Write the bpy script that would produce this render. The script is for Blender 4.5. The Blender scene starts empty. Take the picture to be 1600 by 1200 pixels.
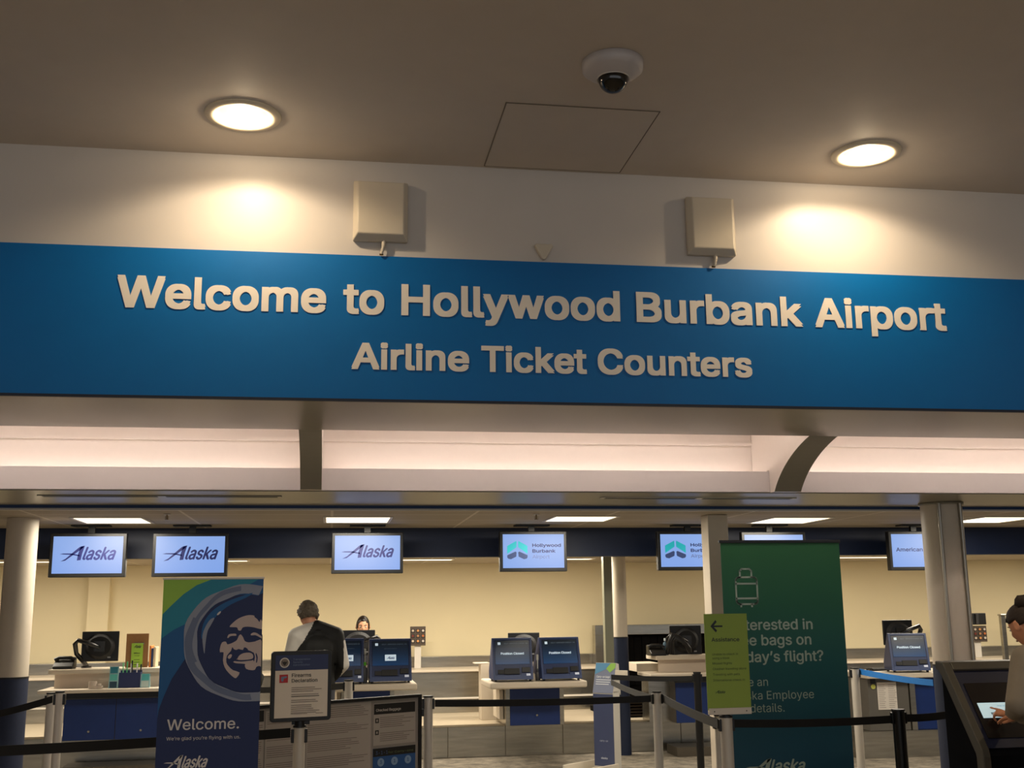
import bpy, bmesh, math, random, os
from mathutils import Vector, Matrix, Euler
random.seed(7)
SC = bpy.context.scene
COL = SC.collection
PI = math.pi

# ------------------------------------------------------------------ camera
FPX = 1750.0; HC = 1.65
_psi, _p, _rho = [math.radians(v) for v in (9.18, 11.28, 0.70)]
CF = Vector((math.sin(_psi)*math.cos(_p), math.cos(_psi)*math.cos(_p), math.sin(_p)))
_R0 = Vector((math.cos(_psi), -math.sin(_psi), 0)); _U0 = _R0.cross(CF)
CR = math.cos(_rho)*_R0 - math.sin(_rho)*_U0
CU = math.sin(_rho)*_R0 + math.cos(_rho)*_U0
CP = Vector((0, 0, HC))
cam_d = bpy.data.cameras.new('camera'); cam = bpy.data.objects.new('camera', cam_d); COL.objects.link(cam)
cam_d.sensor_width = 36; cam_d.lens = FPX/1600*36; cam_d.clip_start = 0.05; cam_d.clip_end = 200
M = Matrix.Identity(4)
for i in range(3):
    M[i][0], M[i][1], M[i][2], M[i][3] = CR[i], CU[i], -CF[i], CP[i]
cam.matrix_world = M
SC.camera = cam

# ------------------------------------------------------------------ world, exposure
SC.view_settings.view_transform = 'Standard'
SC.view_settings.look = 'None'
SC.view_settings.gamma = 1.0
SC.view_settings.use_curve_mapping = False
SC.view_settings.exposure = 0.0
w = bpy.data.worlds.new('world'); SC.world = w; w.use_nodes = True
w.node_tree.nodes['Background'].inputs[0].default_value = (0.76, 0.79, 0.82, 1)
w.node_tree.nodes['Background'].inputs[1].default_value = 0.88

def ray(px, py): return CF + CR*((px-800)/FPX) + CU*((600-py)/FPX)
def at(px, py, Y):            # point of the plane y = Y seen at a photo pixel
    d = ray(px, py); return CP + d*(Y/d.y)
def atz(px, py, Z):           # point of the plane z = Z seen at a photo pixel
    d = ray(px, py); return CP + d*((Z-HC)/d.z)

# ------------------------------------------------------------------ materials
def lin(c):
    return tuple(((v/255)/12.92 if v <= 10 else ((v/255+0.055)/1.055)**2.4) for v in c)
MATS = {}
def mat(name, rgb, rough=0.6, metal=0.0, emit=0.0, noise=0.0, nscale=20.0, bump=0.0, spec=0.5, trans=0.0, stretch=None, alpha=1.0):
    if name in MATS: return MATS[name]
    m = bpy.data.materials.new(name); m.use_nodes = True; nt = m.node_tree
    b = nt.nodes['Principled BSDF']; c = lin(rgb)
    b.inputs['Base Color'].default_value = (*c, 1)
    b.inputs['Roughness'].default_value = rough; b.inputs['Metallic'].default_value = metal
    b.inputs['Specular IOR Level'].default_value = spec
    b.inputs['Transmission Weight'].default_value = trans
    if emit > 0:
        b.inputs['Emission Color'].default_value = (*c, 1); b.inputs['Emission Strength'].default_value = emit
    if noise > 0 or bump > 0:
        tc = nt.nodes.new('ShaderNodeTexCoord'); n = nt.nodes.new('ShaderNodeTexNoise')
        n.inputs['Scale'].default_value = nscale; n.inputs['Detail'].default_value = 4
        if stretch:
            mp = nt.nodes.new('ShaderNodeMapping'); mp.inputs['Scale'].default_value = stretch
            nt.links.new(tc.outputs['Object'], mp.inputs[0]); nt.links.new(mp.outputs[0], n.inputs['Vector'])
        else: nt.links.new(tc.outputs['Object'], n.inputs['Vector'])
        if noise > 0:
            r = nt.nodes.new('ShaderNodeMapRange')
            r.inputs[1].default_value = 0.25; r.inputs[2].default_value = 0.75
            r.inputs[3].default_value = 1-noise; r.inputs[4].default_value = 1+noise
            mx = nt.nodes.new('ShaderNodeVectorMath'); mx.operation = 'SCALE'
            mx.inputs[0].default_value = c
            nt.links.new(n.outputs[0], r.inputs[0]); nt.links.new(r.outputs[0], mx.inputs['Scale'])
            nt.links.new(mx.outputs[0], b.inputs['Base Color'])
        if bump > 0:
            bp = nt.nodes.new('ShaderNodeBump'); bp.inputs['Strength'].default_value = bump; bp.inputs['Distance'].default_value = 0.005
            nt.links.new(n.outputs[0], bp.inputs['Height']); nt.links.new(bp.outputs[0], b.inputs['Normal'])
    MATS[name] = m; return m

ceiling_paint = mat('ceiling_paint', (214, 204, 192), 0.7, noise=0.02, nscale=6)
wall_paint = mat('wall_paint', (205, 200, 196), 0.42, noise=0.02, nscale=3)
blue_paint = mat('sign_blue', (0, 104, 178), 0.42, noise=0.02, nscale=8, spec=.3)
navy_edge = mat('navy_edge', (10, 22, 44), 0.5, noise=0.03)
letter_m = mat('sign_letter', (236, 230, 222), 0.55, noise=0.01)
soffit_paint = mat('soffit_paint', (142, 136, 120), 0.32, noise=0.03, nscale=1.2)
cove_paint = mat('cove_paint', (232, 222, 214), 0.6, noise=0.01)
lip_paint = mat('lip_paint', (206, 198, 196), 0.55, noise=0.01)
cream_wall = mat('cream_wall', (236, 222, 184), 0.6, noise=0.02, nscale=1.5)
bulk_navy = mat('bulkhead_navy', (8, 26, 58), 0.5, noise=0.04)
stripe_blue = mat('stripe_blue', (10, 52, 104), 0.45, noise=0.02)
white_m = mat('white_metal', (214, 208, 198), 0.5, noise=0.01)
white_plastic = mat('white_plastic', (205, 196, 180), 0.45, noise=0.01)
black_m = mat('black_plastic', (14, 14, 15), 0.4, noise=0.05)
black_fabric = mat('black_belt', (16, 16, 17), 0.85, noise=0.1, nscale=60)
grey_belt = mat('grey_belt', (58, 58, 56), 0.8, noise=0.1, nscale=60)
blue_belt = mat('blue_belt', (28, 112, 190), 0.7, noise=0.06, nscale=60)
steel = mat('stainless_steel', (168, 164, 154), 0.27, 0.95, noise=0.16, nscale=3, stretch=(1, 1, 12))
steel_dark = mat('steel_dark', (110, 102, 90), 0.35, 0.7, noise=0.1, nscale=3)
post_m = mat('brushed_post', (196, 190, 180), 0.45, 0.25, noise=0.04, nscale=8, stretch=(8, 8, .3))
laminate = mat('cream_laminate', (206, 194, 176), 0.45, noise=0.02)
cabinet_blue = mat('cabinet_blue', (8, 42, 104), 0.5, noise=0.05)
cabinet_grey = mat('cabinet_grey', (92, 88, 82), 0.55, noise=0.04)
column_paint = mat('column_paint', (208, 196, 178), 0.5, noise=0.02)
column_blue = mat('column_blue', (24, 36, 64), 0.7, noise=0.06, nscale=40)
platform_m = mat('platform_top', (198, 184, 160), 0.4, 0.2, noise=0.05)
dark_void = mat('rubber_and_shade', (5, 4, 4), 0.9, noise=0.1, spec=.1)
lamp_glow = mat('cfl_glow', (255, 214, 150), 0.5, emit=30)
tube_glow = mat('tube_glow', (255, 240, 230), 0.5, emit=9)
panel_glow = mat('panel_glow', (255, 240, 206), 0.5, emit=2.6)
reflector = mat('reflector', (180, 172, 156), 0.35, 0.5, noise=0.02)
paper = mat('paper_white', (216, 208, 198), 0.7, noise=0.01)
ink = mat('print_ink', (46, 46, 48), 0.7, noise=0.02)
faint_ink = mat('faint_ink', (128, 118, 112), 0.7, noise=0.02)
kiosk_blue = mat('kiosk_blue', (24, 44, 92), 0.4, noise=0.03)
kiosk_edge = mat('kiosk_edge', (52, 70, 116), 0.4, noise=0.03)
skin = mat('skin', (196, 140, 112), 0.55, noise=0.03)
skin2 = mat('skin_tan', (216, 152, 118), 0.55, noise=0.03)

def gradient(name, stops, z0, z1, emit=0.0, rough=0.5):
    """printed or displayed vertical colour gradient between heights z0 and z1"""
    m = bpy.data.materials.new(name); m.use_nodes = True; nt = m.node_tree; b = nt.nodes['Principled BSDF']
    tc = nt.nodes.new('ShaderNodeTexCoord'); sx = nt.nodes.new('ShaderNodeSeparateXYZ'); mr = nt.nodes.new('ShaderNodeMapRange'); cr = nt.nodes.new('ShaderNodeValToRGB')
    nt.links.new(tc.outputs['Object'], sx.inputs[0]); nt.links.new(sx.outputs[2], mr.inputs[0])
    mr.inputs[1].default_value = z0; mr.inputs[2].default_value = z1
    nt.links.new(mr.outputs[0], cr.inputs[0])
    while len(cr.color_ramp.elements) < len(stops): cr.color_ramp.elements.new(0.5)
    for e, (p, c) in zip(cr.color_ramp.elements, stops): e.position = p; e.color = (*lin(c), 1)
    b.inputs['Roughness'].default_value = rough
    if not emit: nt.links.new(cr.outputs[0], b.inputs['Base Color'])
    else: b.inputs['Base Color'].default_value = (.03, .03, .035, 1)
    if emit:
        nt.links.new(cr.outputs[0], b.inputs['Emission Color']); b.inputs['Emission Strength'].default_value = emit
    return m

# ------------------------------------------------------------------ text outlines
_fonts = {}
def font(kind):
    if kind in _fonts: return _fonts[kind]
    f = None
    if kind == 'inter':
        try:
            p = os.path.join(bpy.utils.system_resource('DATAFILES'), 'fonts', 'Inter.woff2')
            if os.path.exists(p): f = bpy.data.fonts.load(p)
        except Exception: f = None
    _fonts[kind] = f; return f
_glyph = {}
from mathutils.geometry import delaunay_2d_cdt, interpolate_bezier
def winding(px, py, loops):
    w_ = 0
    for L in loops:
        n = len(L)
        for k in range(n):
            a, b_ = L[k], L[(k+1) % n]
            if (a.y <= py) != (b_.y <= py):
                if a.x+(py-a.y)*(b_.x-a.x)/(b_.y-a.y) > px: w_ += 1 if b_.y > a.y else -1
    return w_
def text_mesh(s, extrude=0.0, kind='inter'):
    """outline of a word as triangles: every outer contour is filled on its own with its holes; extrude adds sides, z from -.5 to .5"""
    key = (s, kind, extrude)
    if key in _glyph: return _glyph[key]
    cu = bpy.data.curves.new('t', 'FONT'); cu.body = s
    f = font(kind)
    if f: cu.font = f
    o = bpy.data.objects.new('t', cu); COL.objects.link(o)
    dg = bpy.context.evaluated_depsgraph_get(); dg.update()
    cc = o.evaluated_get(dg).to_curve(dg)
    loops = []
    for sp in cc.splines:
        bz = sp.bezier_points; n = len(bz); L = []
        if n == 0: L = [Vector((p.co.x, p.co.y, 0)) for p in sp.points]
        for k in range(n):
            a, b_ = bz[k], bz[(k+1) % n]
            straight = (a.handle_right-a.co).cross(b_.co-a.co).length < 1e-6 and (b_.handle_left-a.co).cross(b_.co-a.co).length < 1e-6
            pts = [a.co.copy()] if straight else interpolate_bezier(a.co, a.handle_right, b_.handle_left, b_.co, 7)[:-1]
            L += [Vector((p.x, p.y, 0)) for p in pts]
        Q = []
        for p in L:
            if not Q or (p-Q[-1]).length > 1e-5: Q.append(p)
        if len(Q) > 2: loops.append(Q)
    o.evaluated_get(dg).to_curve_clear(); bpy.data.objects.remove(o); bpy.data.curves.remove(cu)
    groups = []                       # contours of one letter are filled together
    for L in sorted(loops, key=lambda L: min(p.x for p in L)):
        lo, hi = min(p.x for p in L), max(p.x for p in L)
        if groups and lo < groups[-1][1]-1e-4: groups[-1][0].append(L); groups[-1][1] = max(groups[-1][1], hi)
        else: groups.append([[L], hi])
    vs = []; fs = []
    for G, _hi in groups:
        pts = [Vector((p.x, p.y)) for L in G for p in L]; ed = []; q = 0
        for L in G:
            ed += [(q+k, q+(k+1) % len(L)) for k in range(len(L))]; q += len(L)
        V, E_, T = delaunay_2d_cdt(pts, ed, [], 0, 1e-6)[:3]
        keep = []
        for t in T:
            c = (V[t[0]]+V[t[1]]+V[t[2]])/3
            if winding(c.x, c.y, G) == 0: continue
            if (V[t[1]]-V[t[0]]).cross(V[t[2]]-V[t[0]]) < 0: t = (t[0], t[2], t[1])
            keep.append(tuple(t))
        b0 = len(vs); n = len(V)
        if extrude:
            vs += [Vector((p.x, p.y, .5)) for p in V]+[Vector((p.x, p.y, -.5)) for p in V]
            fs += [tuple(b0+i for i in t) for t in keep]+[tuple(b0+n+i for i in t[::-1]) for t in keep]
            de = set((t[k], t[(k+1) % 3]) for t in keep for k in range(3))
            fs += [(b0+a, b0+n+a, b0+n+c, b0+c) for a, c in de if (c, a) not in de]
        else:
            vs += [Vector((p.x, p.y, 0)) for p in V]; fs += [tuple(b0+i for i in t) for t in keep]
    _glyph[key] = (vs, fs); return _glyph[key]

# ------------------------------------------------------------------ mesh builder
class MB:
    def __init__(s, xf=None): s.v = []; s.f = []; s.m = []; s.xf = xf or Matrix.Identity(4); s.sm = []
    def add(s, vs, fs, m=0, smooth=False):
        n = len(s.v); s.v += [s.xf @ Vector(v) for v in vs]
        for f in fs: s.f.append(tuple(n+i for i in f)); s.m.append(m); s.sm.append(smooth)
        return s
    def box(s, x0, x1, y0, y1, z0, z1, m=0):
        if x0 > x1: x0, x1 = x1, x0
        if y0 > y1: y0, y1 = y1, y0
        if z0 > z1: z0, z1 = z1, z0
        return s.add([(x0,y0,z0),(x1,y0,z0),(x1,y1,z0),(x0,y1,z0),(x0,y0,z1),(x1,y0,z1),(x1,y1,z1),(x0,y1,z1)],
                     [(0,3,2,1),(4,5,6,7),(0,1,5,4),(1,2,6,5),(2,3,7,6),(3,0,4,7)], m)
    def prism(s, poly, axis, a, b, m=0):
        """poly: 2D outline; axis 'x': (y,z) pairs, 'y': (x,z), 'z': (x,y); extruded a..b"""
        def P(u, v, t): return {'x': (t,u,v), 'y': (u,t,v), 'z': (u,v,t)}[axis]
        n = len(poly); ar = sum(poly[i][0]*poly[(i+1)%n][1]-poly[(i+1)%n][0]*poly[i][1] for i in range(n))
        if (ar < 0): poly = poly[::-1]
        vs = [P(u,v,a) for u,v in poly]+[P(u,v,b) for u,v in poly]
        fs = [tuple(range(n-1,-1,-1)), tuple(range(n,2*n))]+[(i,(i+1)%n,n+(i+1)%n,n+i) for i in range(n)]
        if axis == 'y': fs = [f[::-1] for f in fs]
        return s.add(vs, fs, m)
    def flat(s, poly, y, m=0, t=0.0006):   # thin printed shape on a panel facing -y
        return s.prism(poly, 'y', y-t, y, m)
    def cyl(s, p0, p1, r, m=0, n=20, r1=None, caps=True):
        p0 = Vector(p0); p1 = Vector(p1); r1 = r if r1 is None else r1
        d = (p1-p0).normalized(); a = d.orthogonal().normalized(); b = d.cross(a)
        vs = []
        for p, rr in ((p0, r), (p1, r1)):
            vs += [p+(a*math.cos(2*PI*i/n)+b*math.sin(2*PI*i/n))*rr for i in range(n)]
        s.add(vs, [(i,(i+1)%n,n+(i+1)%n,n+i) for i in range(n)], m, True)
        if caps: s.add(vs, [tuple(range(n-1,-1,-1)), tuple(range(n,2*n))], m)
        return s
    def tube(s, pts, r, m=0, n=10):
        pts = [Vector(p) for p in pts]; rr = r if isinstance(r, (list, tuple)) else [r]*len(pts)
        vs = []; a = None
        for i, p in enumerate(pts):
            d = (pts[min(i+1,len(pts)-1)]-pts[max(i-1,0)]).normalized()
            a = d.orthogonal().normalized() if a is None else (a-d*a.dot(d)).normalized()
            b = d.cross(a)
            vs += [p+(a*math.cos(2*PI*k/n)+b*math.sin(2*PI*k/n))*rr[i] for k in range(n)]
        fs = []
        for i in range(len(pts)-1):
            fs += [(i*n+k, i*n+(k+1)%n, (i+1)*n+(k+1)%n, (i+1)*n+k) for k in range(n)]
        s.add(vs, fs, m, True); e = (len(pts)-1)*n
        return s.add(vs, [tuple(range(n-1,-1,-1)), tuple(range(e, e+n))], m)
    def lathe(s, prof, c, m=0, n=32, smooth=True):   # prof (r,z) pairs round a vertical axis
        vs = []; c = Vector(c)
        for r, z in prof: vs += [c+Vector((r*math.cos(2*PI*k/n), r*math.sin(2*PI*k/n), z)) for k in range(n)]
        fs = []
        for i in range(len(prof)-1):
            fs += [(i*n+k, i*n+(k+1)%n, (i+1)*n+(k+1)%n, (i+1)*n+k) for k in range(n)]
        return s.add(vs, fs, m, smooth)
    def text(s, st, x, z, cap, y, m=0, x1=None, bold=0.0, shear=0.0, kind='inter', anchor='l', depth=0.0, proud=0.0008):
        """x: left edge (or right edge / centre by anchor), z: baseline, cap: capital height, x1: force right edge"""
        hv, _ = text_mesh('H', 0.0, kind); ch = max(v.y for v in hv)
        vs, fs = text_mesh(st, 0.0 if depth == 0 else 1.0, kind)
        lo = min(v.x for v in vs); hi = max(v.x for v in vs); k = cap/ch; kx = k
        if x1 is not None: kx = (x1-x)/(hi-lo)
        W = (hi-lo)*kx; bo = bold*k
        ox = x if anchor == 'l' else (x-W if anchor == 'r' else x-W/2)
        sh = [(0, 0)] if bo == 0 else ([(-1, -.9), (1, -.9), (1, .9), (-1, .9)] if depth else [(-1, 0), (1, 0), (0, .8), (0, -.8)])
        for q, (sx, sz) in enumerate(sh):      # heavier weight: the outline widened all round
            out = []
            for v in vs:
                yy = y-proud-q*2e-5 if depth == 0 else y-depth*(v.z+0.5)-(q*3e-5 if v.z > 0 else 0)
                out.append(Vector((ox+(v.x-lo)*kx*(1-2*bo/max(W, 1e-6))+bo+shear*v.y*k+sx*bo, yy, z+bo+v.y*k*(1-2*bo/cap)+sz*bo)))
            s.add(out, fs, m)
        return s
    def build(s, name, mats, parent=None, bevel=0.0, seg=2, label=None, kind=None, smooth=False):
        me = bpy.data.meshes.new(name); me.from_pydata([tuple(v) for v in s.v], [], s.f)
        if not isinstance(mats, (list, tuple)): mats = [mats]
        for m in mats: me.materials.append(m)
        me.polygons.foreach_set('material_index', s.m)
        me.polygons.foreach_set('use_smooth', [bool(a or smooth) for a in s.sm]); me.update()
        o = bpy.data.objects.new(name, me); COL.objects.link(o)
        if bevel > 0:
            b = o.modifiers.new('bevel', 'BEVEL'); b.width = bevel; b.segments = seg; b.limit_method = 'ANGLE'; b.angle_limit = math.radians(40)
        if parent is not None: attach(o, parent)
        if label: o['label'] = label
        if kind: o['kind'] = kind
        return o

def attach(o, p):
    o.parent = p; mw = Matrix.Translation(p.location)
    if p.type != 'EMPTY': mw = Matrix.Identity(4)
    o.matrix_parent_inverse = mw.inverted()
def tag(o, label, cat, group=None):
    o['label'] = label; o['category'] = cat
    if group: o['group'] = group
    return o
def thing(name, label, cat, loc=(0,0,0), group=None):
    o = bpy.data.objects.new(name, None); o.empty_display_size = 0.1; COL.objects.link(o); o.location = loc
    return tag(o, label, cat, group)
def dup(root, delta, label):
    """a copy of a thing with its parts and their sub-parts, moved by delta"""
    r = root.copy(); COL.objects.link(r); r.location = root.location+Vector(delta); r['label'] = label
    def kids(src, dst):
        for ch in [c for c in bpy.data.objects if c.parent == src]:
            c = ch.copy(); COL.objects.link(c); c.parent = dst; c.matrix_parent_inverse = ch.matrix_parent_inverse.copy(); kids(ch, c)
    kids(root, r); return r
def Tr(loc, yaw=0.0, pitch=0.0): return Matrix.Translation(loc) @ Matrix.Rotation(yaw, 4, 'Z') @ Matrix.Rotation(pitch, 4, 'X')
def lamp(name, kind, loc, energy, color, size=0.1, size_y=None, rot=(0,0,0), parent=None):
    l = bpy.data.lights.new(name, kind); l.energy = energy; l.color = color
    if kind == 'AREA':
        l.size = size
        if size_y: l.shape = 'RECTANGLE'; l.size_y = size_y
    else: l.shadow_soft_size = size
    o = bpy.data.objects.new(name, l); COL.objects.link(o); o.location = loc; o.rotation_euler = rot
    if parent is not None: attach(o, parent)
    return o
def struct(mb, name, m, bevel=0.0): return mb.build(name, m, kind='structure', bevel=bevel)

# ================================================================== THE BUILDING
YS = 6.30; ZB = 2.815; ZT = 3.665; ZC = 4.25          # sign face, its bottom and top, ceiling
XL, XR = -9.0, 15.0
# floor: mottled carpet
carpet = bpy.data.materials.new('carpet'); carpet.use_nodes = True
nt = carpet.node_tree; b = nt.nodes['Principled BSDF']; b.inputs['Roughness'].default_value = 0.9
tc = nt.nodes.new('ShaderNodeTexCoord'); n1 = nt.nodes.new('ShaderNodeTexNoise'); n1.inputs['Scale'].default_value = 5.5; n1.inputs['Detail'].default_value = 6; n1.inputs['Roughness'].default_value = .75
r1 = nt.nodes.new('ShaderNodeValToRGB'); r1.color_ramp.elements[0].position = .38; r1.color_ramp.elements[0].color = (*lin((104, 98, 88)), 1)
r1.color_ramp.elements[1].position = .62; r1.color_ramp.elements[1].color = (*lin((158, 148, 132)), 1)
nt.links.new(tc.outputs['Object'], n1.inputs['Vector']); nt.links.new(n1.outputs[0], r1.inputs[0]); nt.links.new(r1.outputs[0], b.inputs['Base Color'])
struct(MB().box(XL, XR, -8, 15.7, -0.1, 0), 'floor', carpet)
# ceiling of the hall, with round holes where the downlights sit
DL = []
for px, py in ((380, 180), (1353, 240)):
    p = atz(px, py, ZC); DL.append((p.x, p.y))
DLALL = DL + [(DL[0][0]-4.2, DL[0][1]), (DL[1][0]+4.2, DL[1][1]), (DL[0][0], DL[0][1]-4.4), (DL[1][0], DL[1][1]-4.4), (DL[0][0]-4.2, DL[0][1]-4.4), (DL[1][0]+4.2, DL[1][1]-4.4)]  # the six after DL are unseen lamps added for ambient light
RD = 0.155
def ceiling_mesh():
    mb = MB(); y0, y1 = -8.0, YS+0.2; g = 0.3
    rows = sorted(set([y for _, y in DLALL]))
    bands = []; last = y0
    for y in rows:
        if bands and abs(bands[-1]-y) < 2*g: continue
        bands.append(y)
    # each hole gets its own square cell; the rest is filled by rectangles
    cells = [(x-g, x+g, y-g, y+g, x, y) for x, y in DLALL]
    xs = sorted(set([XL, XR]+[c[0] for c in cells]+[c[1] for c in cells])); ys = sorted(set([y0, y1]+[c[2] for c in cells]+[c[3] for c in cells]))
    for i in range(len(xs)-1):
        for j in range(len(ys)-1):
            cx, cy = (xs[i]+xs[i+1])/2, (ys[j]+ys[j+1])/2
            if any(c[0]-1e-6 < cx < c[1]+1e-6 and c[2]-1e-6 < cy < c[3]+1e-6 for c in cells): continue
            mb.add([(xs[i], ys[j], ZC), (xs[i], ys[j+1], ZC), (xs[i+1], ys[j+1], ZC), (xs[i+1], ys[j], ZC)], [(0, 1, 2, 3)])
    n = 48
    for a, b_, c, d, x, y in cells:
        ring = [(x+RD*math.cos(2*PI*k/n), y+RD*math.sin(2*PI*k/n), ZC) for k in range(n)]
        sq = []
        for k in range(n):
            ca, sa = math.cos(2*PI*k/n), math.sin(2*PI*k/n); t = g/max(abs(ca), abs(sa)); sq.append((x+ca*t, y+sa*t, ZC))
        mb.add(ring+sq, [(k, n+k, n+(k+1)%n, (k+1)%n)[::-1] for k in range(n)])
    mb.box(XL, XR, y0, y1, ZC+0.5, ZC+0.55)
    return mb
struct(ceiling_mesh(), 'ceiling', ceiling_paint)
# header wall over the counters; its underside is the first soffit
YB = 7.34
struct(MB().box(XL, XR, YS, YB, ZB, ZC+0.45), 'wall_header', [wall_paint])
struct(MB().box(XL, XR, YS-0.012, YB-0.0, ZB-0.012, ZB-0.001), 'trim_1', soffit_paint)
struct(MB().box(XL, XR, YS-0.035, YS-0.013, ZB-0.016, ZB-0.001), 'trim_2', navy_edge)
# second beam: lip, soffit, blue stripe
Y2, Y3 = 8.15, 9.29
struct(MB().box(XL, XR, Y2, Y2+0.03, 2.492, 2.65), 'trim_3', lip_paint)
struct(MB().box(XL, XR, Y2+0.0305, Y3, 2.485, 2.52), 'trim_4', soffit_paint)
struct(MB().box(XL, XR, Y3, Y3+0.02, 2.462, 2.53), 'trim_5', stripe_blue)
struct(MB().box(XL, XR, Y3+0.021, Y3+0.06, 2.447, 2.462), 'trim_6', white_m)
# lit cove between them
struct(MB().box(XL, XR, 8.5, 8.56, 2.52, 2.90).box(XL, XR, 8.46, 8.70, 2.895, 2.915).box(XL, XR, 8.66, 8.72, 2.915, 3.40).box(XL, XR, YB, 8.72, 3.40, 3.45), 'wall_cove', cove_paint)
# tiled ceiling over the counters
tiles = bpy.data.materials.new('ceiling_tiles'); tiles.use_nodes = True; nt = tiles.node_tree; b = nt.nodes['Principled BSDF']; b.inputs['Roughness'].default_value = .8
tc = nt.nodes.new('ShaderNodeTexCoord'); br = nt.nodes.new('ShaderNodeTexBrick'); br.offset = 0; br.inputs['Scale'].default_value = 1
br.inputs['Brick Width'].default_value = 1.22; br.inputs['Row Height'].default_value = .61; br.inputs['Mortar Size'].default_value = .012
br.inputs['Color1'].default_value = (*lin((168, 156, 136)), 1); br.inputs['Color2'].default_value = (*lin((174, 162, 142)), 1); br.inputs['Mortar'].default_value = (*lin((206, 196, 178)), 1)
nt.links.new(tc.outputs['Object'], br.inputs['Vector']); nt.links.new(br.outputs[0], b.inputs['Base Color'])
YK = 11.4
struct(MB().box(XL, XR, Y3+0.061, YK, 2.45, 2.50), 'ceiling_tiled', tiles)
struct(MB().box(XL, XR, YK, YK+0.15, 2.157, 2.50), 'trim_7', bulk_navy)
struct(MB().box(XL, XR, YK+0.151, 15.5, 2.25, 2.30), 'ceiling_back', tiles)
# back wall with its pilaster
YW = 15.5
struct(MB().box(XL, XR, YW, YW+0.12, 0, 2.25), 'wall_back', cream_wall)
pa, pb = at(137, 950, YW-0.1), at(170, 950, YW-0.1)
struct(MB().box(pa.x, pb.x, YW-0.12, YW-0.001, 1.02, 2.249), 'trim_8', cream_wall)
struct(MB().box(XL-.1, XL, -8, 15.6, 0, 4.7), 'wall_left', wall_paint)
struct(MB().box(XR, XR+.1, -8, 15.6, 0, 4.7), 'wall_right', wall_paint)

# cove dividers with an arched underside
def divider(pxl, pxr, name, label):
    x0 = at(pxl, 750, Y2).x; x1 = at(pxr, 750, Y2).x
    arc = [(8.143, 2.487), (8.06, 2.487)]
    for k in range(1, 17):
        u = k/16; t = PI/2*u; y_ = .5*math.cos(t)+.5*(1-u); z_ = .5*math.sin(t)+.5*u      # a shallow arch
        arc.append((YB+0.001+(8.06-YB-.001)*y_, 2.487+(ZB-2.487)*z_))
    poly = arc + [(YB+0.001, 3.39), (8.49, 3.39), (8.49, 2.53), (8.19, 2.53), (8.19, 2.66), (8.143, 2.66)]
    mb = MB(); n = len(poly)
    mb.prism(poly, 'x', x0, x1, 0)
    # the arched underside is the duller soffit colour
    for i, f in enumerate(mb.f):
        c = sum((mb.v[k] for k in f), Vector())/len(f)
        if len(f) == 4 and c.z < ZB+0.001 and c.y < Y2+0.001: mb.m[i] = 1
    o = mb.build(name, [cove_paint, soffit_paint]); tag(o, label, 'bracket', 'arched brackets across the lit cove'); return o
divider(470, 503, 'cove_bracket', 'left arched white bracket crossing the lit cove, seen straight on from below')
divider(1202, 1243, 'cove_bracket', 'right arched white bracket crossing the lit cove, its curve seen from the side')

# fluorescent tubes hidden in the cove
seg = [(-8.8+1.25*k) for k in range(19)]
dv = [(at(470,750,Y2).x-.02, at(503,750,Y2).x+.02), (at(1202,750,Y2).x-.02, at(1243,750,Y2).x+.02)]
for Yt, Zt, nm in ((8.40, 2.585, 'lower'), (7.47, 3.16, 'upper')):
    edges = [XL+.1, dv[0][0], dv[0][1], dv[1][0], dv[1][1], XR-.1]
    for a, b_, bay in ((-4.2, edges[1], 'left'), (edges[2], edges[3], 'middle'), (edges[4], 8.6, 'right')):
        x0, x1 = a+.02, b_-.02
        t = thing('tube_light', 'long fluorescent tube behind the %s, in the %s bay of the cove' % ('lower lip' if nm == 'lower' else 'header wall', bay), 'light', ((x0+x1)/2, Yt, Zt-.03), 'tubes in the cove')
        MB().cyl((x0+.03, Yt, Zt), (x1-.03, Yt, Zt), .013, n=10).build('tube', tube_glow if nm == 'lower' else mat('tube_glow_bright', (255, 240, 230), .5, emit=26), t)
        zz = Zt-.045 if nm == 'lower' else Zt+.02
        MB().box(x0, x1, Yt-.03, Yt+.03, zz, zz+.025).box(x0, x0+.02, Yt-.012, Yt+.012, Zt-.03, Zt+.03).box(x1-.02, x1, Yt-.012, Yt+.012, Zt-.03, Zt+.03).build('fixture_body', white_m, t)

# ================================================================== SIGN
sg = thing('overhead_sign', 'long blue overhead sign welcoming people to the airport ticket counters', 'sign', (1, YS-.012, ZB))
MB().box(XL, XR, YS-0.012, YS-0.0005, ZB, ZT).build('sign_panel', blue_paint, sg)
YL = YS-0.012
mb = MB()
base = at(820, 492, YL).z; zb1 = (at(205, 478, YL).z+at(640, 494, YL).z+at(1330, 515, YL).z)/3
cap1 = at(640, 445, YL).z-at(640, 494, YL).z
for wd, a, b_ in (('Welcome', 181, 509), ('to', 536, 600), ('Hollywood', 627, 969), ('Burbank', 994, 1254), ('Airport', 1272, 1478)):
    mb.text(wd, at(a, 480, YL).x, zb1, cap1, YL, 0, x1=at(b_, 500, YL).x, bold=0.022, depth=.005)
    mb.build('lettering', letter_m, sg); mb = MB()
mb = MB(); zb2 = (at(560, 577, YL).z+at(765, 582, YL).z+at(1100, 588, YL).z)/3; cap2 = at(765, 541, YL).z-at(765, 582, YL).z
for wd, a, b_ in (('Airline', 549, 733), ('Ticket', 752, 917), ('Counters', 934, 1175)):
    mb.text(wd, at(a, 570, YL).x, zb2, cap2, YL, 0, x1=at(b_, 580, YL).x, bold=0.022, depth=.005)
    mb.build('lettering', letter_m, sg); mb = MB()

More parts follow.
